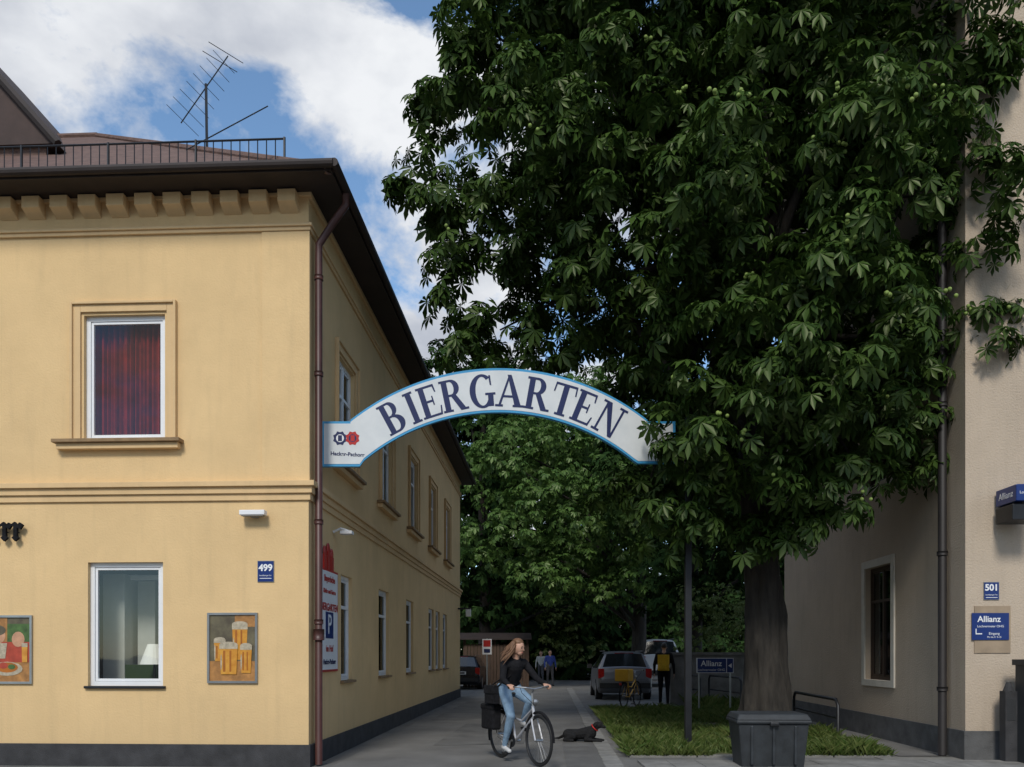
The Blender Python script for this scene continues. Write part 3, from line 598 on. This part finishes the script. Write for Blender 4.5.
for i in rng.choice(len(cand),80,replace=False):
    c=cand[i]+np.array([0,-.2,-.05])
    for k in range(rng.integers(2,5)): q=c+rng.normal(0,.045,3); hk.ball(tuple(q),.028,HUSK,8,6)
hk.build('conkers',tree,smooth=True)
def bgtree(lobes,trunk,mt,leaf=.22,dens=1.0,per=14,name='background_tree',sub=.6,tm=None):
    e=empty(name); foliage('leaves',lobes,dens,leaf,tm or leaf_template(5,85,.2,.3),mt,e,sub_r=sub,per_sub=per,inner=.05)
    m=MB()
    if trunk:
        x,y,r=trunk; tz=max(l[2] for l in lobes)
        m.tube([(x,y,0),(x+.1,y,tz*.3),(x-.1,y+.1,tz*.6),(x,y,tz*.9)],[r*1.3,r,r*.8,r*.3],BARK,12)
        for (a,b,c,rr_) in lobes: m.tube([(x,y,max(1.5,c*.55)),((x+a)/2,(y+b)/2,c*.85),(a,b,c)],[r*.35,r*.22,r*.08],BARK,6)
        m.build('trunk_and_limbs',e,smooth=True)
G1=leafmat('mid_green_leaves',(0.045,0.10,0.022),(0.11,0.19,0.045),.3,.04); G2=leafmat('deep_green_leaves',(0.012,0.028,0.010),(0.032,0.06,0.018),0,0); G3=leafmat('hedge_leaves',(0.07,0.11,0.025),(0.15,0.19,0.06),.3,.04)
def lobs(l): return [lob(*a) for a in l]
BT=leaf_template(5,85,.22,.4)
bgtree(lobs([(520,470,36,2.4),(500,440,37,1.8),(560,520,35,2.4),(545,440,38,2.4),(600,540,36,2.1),(600,480,38,2.5),(545,575,35,1.4),(600,590,36,1.2),(570,420,40,2.8),(640,500,36,2.3),(650,560,35,1.9),(500,540,36,1.6),(575,570,36.5,1.5)]),(5.9,37.5,.3),G1,.29,1.0,15,tm=BT)
bgtree(lobs([(485,500,42,2.6),(480,430,44,3.0),(470,560,42,2.0),(495,590,42,1.8),(460,390,46,3),(510,410,46,3.2),(485,620,44,1.3),(530,500,44,3),(590,450,46,3.4),(640,460,45,3.2),(520,600,44,1.8),(600,600,45,1.8),(560,610,46,2)]),(-1.5,43,.3),G2,.5,.8,9,tm=BT)
bgtree(lobs([(700,480,30,2.4),(740,520,28,2.0),(690,560,30,1.8),(730,440,32,2.6),(770,560,27,1.4),(760,470,30,2.0),(720,590,30,1.2),(670,600,31,1.2),(650,470,32,2.0)]),(7,31,.28),G2,.36,1.0,10,tm=BT)
bgtree([(x+random.uniform(-1,1),58+random.uniform(-3,4),z,3.4) for x in range(-16,32,4) for z in (2.5,6.5,11.0,15.5)],None,G2,.95,.35,9,name='distant_tree_line',sub=1.1,tm=BT)
bgtree([(x,50+random.uniform(-2,2),z,2.1) for x in range(-10,18,3) for z in (1.6,4.2)],None,G2,.7,.6,8,name='distant_shrubs',sub=.8,tm=BT)
bgtree(lobs([(700,620,25,.8),(722,600,25.5,.7),(740,625,25,.9),(690,598,26,.5),(765,620,24,.9),(712,640,24.6,.6),(690,650,25,.6),(783,640,22.5,.6)]),None,G3,.12,5,8,name='garden_hedge',sub=.22)
bgtree(lobs([(556,650,44,1.0),(560,615,44,1.2),(580,645,46,1.2)]),None,G3,.2,1.8,10,name='shrub',sub=.4)
# ------------------------------------------------------------ small structures
m=MB(); m.box(4.75,9,24,24.2,0,1.5,PAVE); m.box(4.7,9.05,23.95,24.25,1.5,1.58,CONC); m.build('garden_wall')
e=empty('insurance_direction_sign',((715-CX)/F*20.5,20.5,0)); m=MB()
z1=H+(HY-658)*20.5/F; z0=H+(HY-673)*20.5/F
m.box(-.47,.47,-.02,.02,z0,z1,WHT); m.box(-.455,.28,-.026,-.0205,z0+.015,z1-.015,BLUE); m.box(.3,.455,-.026,-.0205,z0+.015,z1-.015,BLUE)
for x in (-.4,.4): m.tube([(x,.04,0),(x,.04,z1)],.025,METG,8)
m.build('board_and_posts',e); text('name','Allianz',(-.1,-.028,z0+.24),.2,WHT,e,bold=.003); text('line','Lochnermeier OHG',(-.1,-.028,z0+.08),.085,WHT,e); 
m=MB(); m.prism([(.33,-.03,z0+.19),(.42,-.03,z0+.25),(.42,-.03,z0+.13)],(0,.003,0),WHT); m.build('arrow',e)
def hoop(p0,p1,h,name='metal_barrier_rail'):
    m=MB(); a=Vector(p0);b=Vector(p1); u=Vector((0,0,1))
    m.tube([a,a+u*(h-.1),a+u*h+(b-a)*.04,b+u*h-(b-a)*.04,b+u*(h-.1),b],.03,METD,8); m.tube([a+u*h*.55,b+u*h*.55],.02,METD,8); m.build(name,smooth=True)
def gp(px,py): d=F*H/(py-HY); return Vector(((px-CX)/F*d,d,0))
hoop(gp(838,741),gp(794,726),.72); hoop(gp(741,712),gp(709,706),.9); hoop(gp(700,707),gp(672,703),.9)
m=MB(); x=-2.2
while x<.75: m.box(x,x+.13,37,37.03,0,2.0+random.uniform(-.02,.02),WOOD); x+=.15
for x in (-2.2,-.8,.7): m.box(x-.06,x+.06,37.05,37.17,0,2.2,WOOD)
m.prism([(-2.5,36.7,2.2),(.9,36.7,2.2),(.9,37.9,2.5),(-2.5,37.9,2.5)],(0,0,.05),EAVE); m.build('wooden_fence')
e=empty('no_entry_notice_sign',((487-CX)/F*29,29,0)); m=MB(); m.tube([(0,.03,0),(0,.03,2.1)],.025,METG,8); m.box(-.17,.17,-.01,.01,1.52,2.08,WHT); m.box(-.13,.13,-.014,-.0105,1.8,2.04,RED); m.box(-.11,.11,-.014,-.0105,1.58,1.72,NAVY); m.build('post_and_plate',e)
m=MB(); m.box(.0,.45,17.3,17.5,3.1,3.15,METD); m.box(.28,.45,17.3,17.5,2.85,3.1,WHT); on_l('wall_lantern',m,bevel=.01)
OB=empty('unseen_opposite_building',(0,-24,0)); m=MB(); ob=lambda u,n,z:(u,-n,z)  # unseen house across the street, added to darken the window reflections
ops=[(-22+3*k,-20.8+3*k,a,a+1.8) for k in range(15) for a in (1.2,4.4,7.4)]
wall(m,ob,-24,24,0,10,ops,BEI); m.box(-24,24,-10,-1.8,0,10,BEI); m.build('walls',OB); w=MB()
for o in ops: window(w,ob,*o,GLD,WHT,mull=1)
w.build('windows',OB); m=MB(); m.prism([(-24.4,.5,10),(-24.4,-10.5,10),(-24.4,-5,13.5)],(48.8,0,0),TILE); m.build('roof',OB)
# ------------------------------------------------------------ CARS
def car(name,paint,loc,rz,sc=(1,1,1)):
    e=empty(name,loc,rz); e.scale=sc; m=MB()
    CG=mat('car_glass',(0.015,0.018,0.02),.08,var=.1,spec=.8); TR=mat('car_trim_black',(0.02,0.02,0.02),.6,var=.2); TL=mat('tail_light_red',(0.35,0.01,0.01),.15,var=.15)
    st=[(0,.36,.62,.64,.74,.70),(.05,.28,.80,.84,.83,.78),(.10,.24,.93,.97,.86,.78),(.14,.22,.95,1.0,.865,.76),(.36,.20,.96,1.40,.87,.62),(.60,.20,.96,1.45,.875,.61),(1.4,.2,.95,1.47,.88,.61),(2.1,.2,.94,1.45,.88,.60),(2.6,.2,.93,1.38,.88,.59),(3.25,.2,.92,.96,.87,.75),(3.9,.22,.84,.87,.84,.70),(4.15,.28,.70,.73,.78,.62),(4.22,.34,.58,.60,.70,.55)]
    vs=[]
    for (y,zb,zl,zr,w,wr) in st:
        half=[(w*.92,zb),(w,zb+.14),(w*1.005,(zb+zl)/2+.06),(w*.985,zl),(wr+.02,zr-.05),(wr-.06,zr-.005),(wr*.4,zr+.015),(0,zr+.02)]
        rg=half+[(-a,b) for a,b in half[:-1][::-1]]
        vs+=[(a,y,b) for a,b in rg]
    K=15; fs={ 'p':[], 'g':[] }
    for i in range(len(st)-1):
        h0=st[i][3]-st[i][2];h1=st[i+1][3]-st[i+1][2]
        for k in range(K-1):
            f=(i*K+k,i*K+k+1,(i+1)*K+k+1,(i+1)*K+k); kk=k if k<7 else 13-k
            gl_=False
            if kk==3 and h0>.3 and h1>.3: gl_=True
            if i in (3,8) and kk in (5,6): gl_=True
            fs['g' if gl_ else 'p'].append(f)
        fs['p'].append((i*K+K-1,i*K,(i+1)*K,(i+1)*K+K-1))
    fs['p'].append(tuple(range(K))); fs['p'].append(tuple((len(st)-1)*K+k for k in range(K))[::-1])
    o=len(m.v); m.add(vs,fs['p'],paint); k=m.mi(CG)
    for f in fs['g']: m.f.append([q+o for q in f]); m.m.append(k)
    m.build('body',e,smooth=False,bevel=.02)
    d=MB()
    d.box(-.80,.80,-.05,.05,.36,.52,TR); d.box(-.26,.26,-.012,.03,.66,.79,WHT); d.box(-.2,.2,-.014,-.0125,.69,.76,TR)
    d.box(-.78,.78,-.03,.06,.525,.60,paint)
    for s in (-1,1):
        d.box(s*.66,s*.85,.02,.2,.66,.95,TL); d.box(s*.64,s*.80,4.0,4.2,.58,.72,WHT)
        d.box(s*.88,s*1.04,2.75,2.9,.93,1.07,TR)
        d.box(s*.60,s*.63,.5,2.4,1.475,1.50,METG)
        for y in (.1+.65,3.35): 
            d.tube([(s*.68,y,.31),(s*.89,y,.31)],.31,BLK,24); d.tube([(s*.885,y,.31),(s*.897,y,.31)],.2,METG,16)
        for y in (1.15,2.0): d.box(s*.866,s*.892,y-.03,y+.03,.95,1.02,TR) 
    d.tube([(0,.20,1.03),(.25,.31,1.16)],.008,TR,4); d.box(-.3,.3,.36,.42,1.405,1.43,TL)
    d.build('fittings',e,bevel=.006); return e
SIL=mat('silver_paint',(0.2,0.205,0.22),.35,.5,var=.04); BKP=mat('black_paint',(0.012,0.013,0.018),.15,var=.1); WHP=mat('van_white',(0.6,0.61,0.62),.3,var=.03)
car('parked_car',SIL,((625-CX)/F*26.5,26.5,0),math.radians(-2),(1.04,1,1.1))
car('parked_car',BKP,((460-CX)/F*34.5,34.5,0),math.radians(-4))
car('parked_van',WHP,((661-CX)/F*37,37,0),math.radians(-4),(1.08,1.1,1.52))
# ------------------------------------------------------------ PEOPLE
HAIR=mat('hair_brown',(0.09,0.04,0.02),.6,col2=(0.2,0.105,0.05),vscale=40,stretch=(1,1,.2)); HDK=mat('hair_dark',(0.02,0.013,0.01),.5,var=.3)
JEAN=mat('light_jeans',(0.17,0.26,0.36),.85,var=.22,vscale=14,bump=.4,bscale=40); EYE=mat('eye_dark',(0.02,0.015,0.01),.2,var=.1); LIP=mat('lips',(0.4,0.12,0.1),.5,var=.05); SHOE=mat('white_shoe',(0.5,0.5,0.5),.6,var=.1)
def capsule_mesh(mb,a,b,ra,rb,m):
    a=Vector(a);b=Vector(b); mb.ball(a,ra,m,12,8); mb.ball(b,rb,m,12,8); mb.tube([a,b],[ra,rb],m,12)
def body(name,caps,balls,parent,voxel=.008):
    mb=MB()
    for c in caps: capsule_mesh(mb,*c[:5])
    for c,r,m in balls: mb.ball(c,r,m,16,12)
    t=mb.build('tmp'); r=t.modifiers.new('r','REMESH'); r.mode='VOXEL'; r.voxel_size=voxel; s=t.modifiers.new('s','SMOOTH'); s.factor=.5; s.iterations=3
    dg=bpy.context.evaluated_depsgraph_get(); me=bpy.data.meshes.new_from_object(t.evaluated_get(dg)); bpy.data.objects.remove(t)
    me.materials.clear(); mats=[]
    for c in caps: 
        if c[4] not in mats: mats.append(c[4])
    for c,r,m in balls:
        if m not in mats: mats.append(m)
    for m in mats: me.materials.append(m)
    ct=np.array([p.center[:] for p in me.polygons]); best=np.full(len(ct),1e9); idx=np.zeros(len(ct),int)
    for c in caps:
        a=np.array(c[0]);b=np.array(c[1]); ab=b-a; tt=np.clip(((ct-a)@ab)/max(ab@ab,1e-9),0,1); dd=np.linalg.norm(ct-(a+tt[:,None]*ab),axis=1)-(c[2]+(c[3]-c[2])*tt)
        k=dd<best; best[k]=dd[k]; idx[k]=mats.index(c[4])
    for c,r,m in balls:
        rr=np.array(r if hasattr(r,'__len__') else (r,r,r)); q=np.linalg.norm((ct-np.array(c))/rr,axis=1); dd=(q-1)*rr.min()
        k=dd<best; best[k]=dd[k]; idx[k]=mats.index(m)
    me.polygons.foreach_set('material_index',idx.astype(np.int32)); me.polygons.foreach_set('use_smooth',[True]*len(ct))
    o=bpy.data.objects.new(name,me); scene.collection.objects.link(o); o.parent=parent; return o
def head_parts(parent,c,yaw,hair,longhair=False,pitch=0):
    e=bpy.data.objects.new('head',None); scene.collection.objects.link(e); e.parent=parent; e.location=c; e.rotation_euler=(0,pitch,yaw)
    m=MB()
    def fn(d):
        q=1.0
        if d.z<0: q*=1-.12*(-d.z)*(1-max(d.x,0)*.6)
        return q
    m.ball((0,0,0),(.095,.075,.118),SKIN,24,18,fn)
    m.ball((.045,0,-.065),(.042,.045,.045),SKIN,12,8)
    m.add([(.088,0,.022),(.122,0,-.028),(.088,.017,-.03),(.088,-.017,-.03),(.086,0,-.04)],[(0,2,1),(0,1,3),(1,2,4),(1,4,3)],SKIN)
    for s in (-1,1):
        m.ball((.082,s*.03,.005),(.012,.013,.008),EYE,8,6); m.box(.086,.094,s*.018,s*.043,.024,.029,hair); m.ball((-.005,s*.077,-.01),(.018,.01,.03),SKIN,8,6)
    m.ball((.086,0,-.062),(.01,.022,.007),LIP,8,6)
    m.build('face',e,smooth=True)
    h=MB()
    h.ball((-.008,0,.028),(.101,.086,.106),hair,28,22,lambda d: 1.0 if (d.z>.34+.25*max(d.x-.5,0) or d.x<.15) and d.z>-.6 else .80)
    if longhair:
        for k in range(60):
            a=random.uniform(-1.9,1.9)+math.pi; s0=Vector((.07*math.cos(a)-.008,.078*math.sin(a),random.uniform(-.03,.09)))
            L=random.uniform(.16,.29); out=Vector((math.cos(a)*.2-.45,math.sin(a)*.3-.2,-.9+random.uniform(-.1,.4))).normalized()
            pts=[s0]; d=Vector((math.cos(a)*.4,math.sin(a)*.5,-.8))
            for j in range(6): d=d.lerp(out,.35).normalized(); pts.append(pts[-1]+d*L/6+Vector((0,0,.005*math.sin(j+k))))
            h.tube(pts,[.016,.018,.016,.013,.010,.006,.002],hair,6)
    h.build('hair',e,smooth=True)
def hand_caps(w,f,side,m,grip=False):
    w=Vector(w);f=Vector(f).normalized();side=Vector(side); side=(side-f*side.dot(f)).normalized(); dn=side.cross(f).normalized()
    if dn.z>0: dn=-dn
    out=[]
    for k,L in zip(range(4),(.068,.078,.072,.056)):
        off=side*(.03-.02*k); a=w+off*.6; b=w+f*.085+off; out.append((tuple(a),tuple(b),.014,.012,m))
        c=b+f*L*.4+dn*(L*.25 if grip else L*.08); d=c+(f*.05+dn*.9 if grip else f*.8+dn*.3).normalized()*L*.35; e_=d+((-f*.8+dn*.4) if grip else (f*.6+dn*.5)).normalized()*L*.28
        out+=[(tuple(b),tuple(c),.0095,.009,m),(tuple(c),tuple(d),.009,.0085,m),(tuple(d),tuple(e_),.0085,.007,m)]
    t0=w+f*.025+side*.025; t1=t0+f*.03+side*.025+dn*.012; t2=t1+f*.03+(dn*.018 if grip else side*.005)
    out+=[(tuple(t0),tuple(t1),.013,.011,m),(tuple(t1),tuple(t2),.011,.008,m)]
    return out
def bicycle(name,loc,rz,frame,wb=1.08):
    e=empty(name,loc,rz); m=MB(); R=.335
    for x in (0,wb):
        c=Vector((x,0,.35))
        circ=lambda r,n=48:[c+Vector((r*math.cos(2*math.pi*k/n),0,r*math.sin(2*math.pi*k/n))) for k in range(n)]
        m.tube(circ(R-.005),.019,BLK,8,closed=True); m.tube(circ(R-.03),.011,METD,6,closed=True)
        for k in range(28):
            a=2*math.pi*k/28; m.tube([c+Vector((0,.02*(-1)**k,0)),c+Vector((.31*math.cos(a),0,.31*math.sin(a)))],.0014,METG,3,cap=False)
        m.tube([c+Vector((0,-.05,0)),c+Vector((0,.05,0))],.022,METG,10)
        a0,a1=(50,200) if x==0 else (20,165)
        m.tube([c+Vector((.375*math.cos(math.radians(a)),0,.375*math.sin(math.radians(a)))) for a in np.linspace(a0-20,a1,20)],.02,CLB,6)
    T=lambda a,b,r,mt=None:m.tube([a,b],r,mt or frame,10)
    BB=(.44,0,.29); st_=(.285,0,.84); hb=(.955,0,.66); ht=(.92,0,.80)
    T(BB,st_,.017); T(hb,ht,.021); T(BB,hb,.021); m.tube([(.93,0,.77),(.62,0,.58),(.35,0,.61)],.016,frame,10)
    T(st_,(.255,0,.93),.013,METG); m.tube([ht,(.90,0,.98),(.95,0,1.03)],.014,METG,8)
    for s in (-1,1):
        T((0,s*.055,.35),(BB[0],s*.03,BB[2]),.009); T((0,s*.055,.35),(.30,s*.02,.79),.008); m.tube([(.96,s*.04,.63),(.99,s*.05,.56),(wb,s*.055,.35)],.012,frame,8)
        m.tube([(.95,0,1.03),(.95,s*.12,1.05),(.90,s*.24,1.06),(.79,s*.30,1.05)],.011,METG,8); m.tube([(.88,s*.262,1.058),(.78,s*.304,1.049)],.017,BLK,8)
        T((-.02,s*.06,.36),(-.02,s*.06,.74),.006,METD)
    m.box(-.22,.22,-.07,.07,.735,.75,METD)
    m.ball((.24,0,.95),(.13,.085,.03),BLK,14,8); m.ball((.34,0,.95),(.09,.03,.022),BLK,10,6)
    m.tube([(.44,-.055,.29),(.44,-.06,.29)],.09,METD,20); m.tube([(.44,-.07,.29),(.44,.07,.29)],.02,METG,10)
    m.tube([(.39,-.085,.12),(.44,-.085,.29)],.011,METG,6); m.tube([(.49,.085,.46),(.44,.085,.29)],.011,METG,6)
    m.box(.34,.44,-.17,-.08,.105,.13,BLK); m.box(.44,.54,.08,.17,.45,.475,BLK)
    m.tube([(.0,-.057,.39),(.44,-.057,.38)],.004,METD,4); m.tube([(.0,-.057,.31),(.44,-.057,.20)],.004,METD,4)
    m.ball((1.0,0,.86),(.035,.04,.04),METG,10,8); m.box(-.30,-.27,-.03,.03,.66,.72,RED)
    m.tube([(.93,-.2,1.05),(.92,-.17,.98),(1.0,0,.8)],.004,BLK,4)
    m.build('frame_and_wheels',e,smooth=False); return e
BWH=mat('bike_silver_white',(0.5,0.5,0.52),.3,.3,var=.05); BYL=mat('bike_yellow',(0.6,0.33,0.02),.4,var=.1)
HD=math.atan2(-.877,.48)
bk=(-.16,11.62,.01)
B1=bicycle('bicycle',bk,HD,BWH)
m=MB(); m.box(-.22,.16,-.22,-.075,.42,.76,CLB); m.box(-.23,.17,-.23,-.07,.70,.79,CLB); m.build('pannier_bag',B1,bevel=.03)
cy=empty('cyclist_woman',bk,HD)
caps=[((.25,-.075,1.02),(.25,.075,1.02),.115,.115,JEAN),((.26,0,1.05),(.33,0,1.18),.115,.115,CLB),((.33,0,1.18),(.41,0,1.33),.118,.13,CLB),((.41,-.10,1.36),(.41,.10,1.36),.085,.085,CLB),((.40,-.155,1.38),(.40,.155,1.38),.06,.06,CLB),
((.42,0,1.40),(.465,0,1.50),.055,.048,SKIN),((.40,-.05,1.42),(.40,.05,1.42),.06,.06,CLB)]
for s,kn,an_,toe in ((-1,(.50,-.11,.64),(.35,-.125,.235),(.50,-.13,.155)),(1,(.655,.11,.85),(.43,.125,.57),(.58,.13,.495))):
    caps+=[((.27,s*.085,1.0),kn,.098,.062,JEAN),(kn,tuple(Vector(kn).lerp(Vector(an_),.35)),.06,.058,JEAN),(tuple(Vector(kn).lerp(Vector(an_),.35)),an_,.058,.038,JEAN),(an_,tuple(Vector(an_)+Vector((-.03,0,-.04))),.036,.036,SHOE),(tuple(Vector(an_)+Vector((-.03,0,-.045))),toe,.034,.03,SHOE)]
    el=(.56,s*.27,1.16); wr=(.765,s*.285,1.085)
    caps+=[((.40,s*.165,1.375),el,.058,.045,CLB),(el,wr,.044,.03,CLB)]
    caps+=hand_caps(wr,(.75,s*.06,-.12),(0,-s,.1),SKIN,True)
body('figure',caps,[((.33,0,1.2),(.12,.15,.12),CLB),((.24,0,.98),(.14,.165,.1),JEAN),((.25,0,1.08),(.135,.165,.10),CLB)],cy,.0075)
head_parts(cy,(.50,0,1.595),math.radians(28),HAIR,True,math.radians(8))
m=MB(); m.tube([(.36,.14,1.43),(.47,0,1.28),(.42,-.15,1.15),(.22,-.2,1.02)],.012,CLB,6); m.box(-.02,.27,-.26,-.16,.80,1.04,CLB); m.box(-.025,.275,-.27,-.15,.94,1.06,CLB); m.tube([(.36,.14,1.43),(.3,.02,1.38),(.22,-.12,1.15),(.02,-.2,1.03)],.012,CLB,6); m.build('shoulder_bag',cy,bevel=.03)
def person(name,loc,rz,h,top,leg,hair,pack=None,stride=.12):
    e=empty(name,loc,rz); k=h/1.75; S=lambda *p:tuple(q*k for q in p)
    c=[(S(0,-.07,.98),S(0,.07,.98),.12*k,.12*k,leg),(S(0,0,1.0),S(0,0,1.2),.125*k,.13*k,top),(S(0,-.05,1.2),S(0,-.06,1.36),.12*k,.11*k,top),(S(0,.05,1.2),S(0,.06,1.36),.12*k,.11*k,top),(S(0,-.15,1.42),S(0,.15,1.42),.065*k,.065*k,top),(S(0,0,1.42),S(.01,0,1.54),.06*k,.052*k,SKIN)]
    for s in (-1,1):
        kx=.06*s*stride/.12
        c+=[(S(0,s*.09,.95),S(kx+.03,s*.1,.5),.098*k,.062*k,leg),(S(kx+.03,s*.1,.5),S(kx*2,s*.11,.1),.06*k,.042*k,leg),(S(kx*2-.03,s*.11,.045),S(kx*2+.15,s*.12,.035),.04*k,.035*k,BLK),(S(kx*2,s*.11,.1),S(kx*2-.02,s*.11,.05),.04*k,.04*k,BLK)]
        el=S(-.02,s*.26,1.14); wr=S(.08,s*.27,.9)
        c+=[(S(0,s*.18,1.42),el,.06*k,.046*k,top),(el,wr,.045*k,.03*k,top)]+hand_caps(wr,(.1,0,-1),(1,0,0),SKIN)
    body('figure',c,[(S(0,0,1.25),S(.12,.185,.2),top)],e,.012); head_parts(e,S(.02,0,1.635),0,hair)
    if pack:
        m=MB(); m.box(-.30,-.10,-.16,.16,.98*k,1.42*k,pack); m.box(-.34,-.30,-.12,.12,1.02*k,1.22*k,pack); 
        for s in (-1,1): m.tube([(-.12,s*.1,1.44*k),(0,s*.11,1.5*k),(.13,s*.11,1.38*k),(.10,s*.13,1.15*k),(-.1,s*.14,1.02*k)],.018,CLB,6)
        m.build('backpack',e,bevel=.04)
    return e
YJ=mat('yellow_fabric',(0.6,0.36,0.015),.8,var=.15,vscale=10); BLJ=mat('blue_jacket',(0.03,0.06,0.3),.8,var=.2); GRJ=mat('grey_trousers',(0.08,0.08,0.09),.85,var=.2)
person('pedestrian_with_backpack',gp(664,706),math.radians(75),1.86,CLB,CLB,HDK,YJ)
person('pedestrian',gp(550,686),math.radians(-80),1.74,BLJ,GRJ,HDK); person('pedestrian',gp(541,684),math.radians(-100),1.7,mat('pale_shirt',(0.5,0.5,0.48),.8,var=.1),GRJ,HAIR)
B2=bicycle('bicycle',gp(624,709)+Vector((0,0,.01)),math.radians(62),BYL)
m=MB(); m.box(-.2,.22,-.2,.2,.76,1.1,BYL); m.build('rear_crate',B2,bevel=.02)
# black dog lying on the driveway, head to the right
FUR=mat('black_fur',(0.009,0.009,0.010),.75,var=.5,vscale=30,bump=.8,bscale=70,spec=.3)
c=gp(583,742); dg_=empty('black_dog',(c.x,c.y,0.006),math.radians(-18))
cp=[((-.26,0,.115),(-.08,0,.125),.10,.092,FUR),((-.08,0,.125),(.12,0,.155),.092,.118,FUR),((.13,0,.18),(.235,0,.275),.082,.06,FUR),((.235,0,.285),(.285,0,.295),.062,.058,FUR),((.29,0,.285),(.375,0,.262),.036,.026,FUR),((-.33,0,.10),(-.44,.06,.045),.032,.022,FUR),((-.44,.06,.045),(-.54,.13,.03),.022,.012,FUR)]
for s in (-1,1):
    cp+=[((.12,s*.07,.13),(.07,s*.10,.05),.05,.036,FUR),((.07,s*.10,.05),(.29,s*.085,.032),.034,.024,FUR),((.29,s*.085,.03),(.335,s*.085,.026),.028,.024,FUR),
         ((-.27,s*.07,.12),(-.13,s*.125,.10),.075,.05,FUR),((-.13,s*.125,.10),(-.30,s*.135,.04),.042,.026,FUR),((-.30,s*.135,.035),(-.15,s*.14,.026),.026,.024,FUR),
         ((.25,s*.045,.33),(.225,s*.078,.285),.024,.018,FUR)]
body('dog_body',cp,[],dg_,.008)
m=MB(); a=Vector((.205,0,.248)); ax=Vector((.105,0,.095)).normalized(); p1=Vector((0,1,0)); p2=ax.cross(p1)
m.tube([a+(p1*math.cos(k*math.pi/8)+p2*math.sin(k*math.pi/8))*.072 for k in range(16)],.010,RED,6,closed=True)
for s in (-1,1): m.ball((.322,s*.032,.312),.007,EYE,8,6)
m.ball((.398,0,.265),(.012,.014,.011),BLK,8,6); m.build('collar_and_face',dg_,smooth=True)
# ------------------------------------------------------------ WORLD, SUN, CAMERA
EL=math.radians(44); AZ=math.radians(189)
w=bpy.data.worlds.new("World"); scene.world=w; w.use_nodes=True; nt=w.node_tree; L=nt.links; bg=nt.nodes['Background']
sk=nt.nodes.new('ShaderNodeTexSky'); sk.sky_type='NISHITA'; sk.sun_disc=False; sk.sun_elevation=EL; sk.sun_rotation=AZ; sk.air_density=1.0; sk.dust_density=.3; sk.ozone_density=3.0
tn=nt.nodes.new('ShaderNodeMix'); tn.data_type='RGBA'; tn.blend_type='MULTIPLY'; tn.inputs[0].default_value=1; tn.inputs[7].default_value=(1.8,1.95,1.9,1); L.new(sk.outputs[0],tn.inputs[6])
tc=nt.nodes.new('ShaderNodeTexCoord'); mp=nt.nodes.new('ShaderNodeMapping'); mp.inputs['Scale'].default_value=(1,1,1.7); mp.inputs['Location'].default_value=(.3,.0,.15); L.new(tc.outputs['Generated'],mp.inputs[0])
n1=nt.nodes.new('ShaderNodeTexNoise'); n1.inputs['Scale'].default_value=2.4; n1.inputs['Detail'].default_value=8; n1.inputs['Roughness'].default_value=.6; n1.inputs['Distortion'].default_value=.2; L.new(mp.outputs[0],n1.inputs['Vector'])
r1=nt.nodes.new('ShaderNodeValToRGB'); r1.color_ramp.elements[0].position=.47; r1.color_ramp.elements[1].position=.54; L.new(n1.outputs['Fac'],r1.inputs[0])
n2=nt.nodes.new('ShaderNodeTexNoise'); n2.inputs['Scale'].default_value=5.5; n2.inputs['Detail'].default_value=6; L.new(mp.outputs[0],n2.inputs['Vector'])
r2=nt.nodes.new('ShaderNodeValToRGB'); r2.color_ramp.elements[0].position=.38; r2.color_ramp.elements[1].position=.62; r2.color_ramp.elements[0].color=(5.0,5.35,6.1,1); r2.color_ramp.elements[1].color=(8.8,9.0,9.3,1); L.new(n2.outputs['Fac'],r2.inputs[0])
mx=nt.nodes.new('ShaderNodeMix'); mx.data_type='RGBA'; L.new(r1.outputs[0],mx.inputs[0]); L.new(tn.outputs[2],mx.inputs[6]); L.new(r2.outputs[0],mx.inputs[7]); L.new(mx.outputs[2],bg.inputs[0]); bg.inputs[1].default_value=.1
sl=bpy.data.lights.new('sun','SUN'); sl.energy=2.5; sl.angle=math.radians(14); sl.color=(1,.95,.86); so_=bpy.data.objects.new('sun',sl); scene.collection.objects.link(so_)
sdv=Vector((math.sin(AZ)*math.cos(EL),math.cos(AZ)*math.cos(EL),math.sin(EL))); so_.rotation_euler=sdv.to_track_quat('Z','Y').to_euler()
cam=bpy.data.cameras.new('camera'); co=bpy.data.objects.new('camera',cam); scene.collection.objects.link(co); co.location=(0,0,H); co.rotation_euler=(math.pi/2,0,0)
cam.sensor_width=36; cam.lens=F/1024*36; cam.shift_y=(HY-383.5)/1024; cam.clip_end=1500; cam.clip_start=.05; scene.camera=co
scene.view_settings.view_transform='Standard'; scene.view_settings.look='None'; scene.view_settings.exposure=0
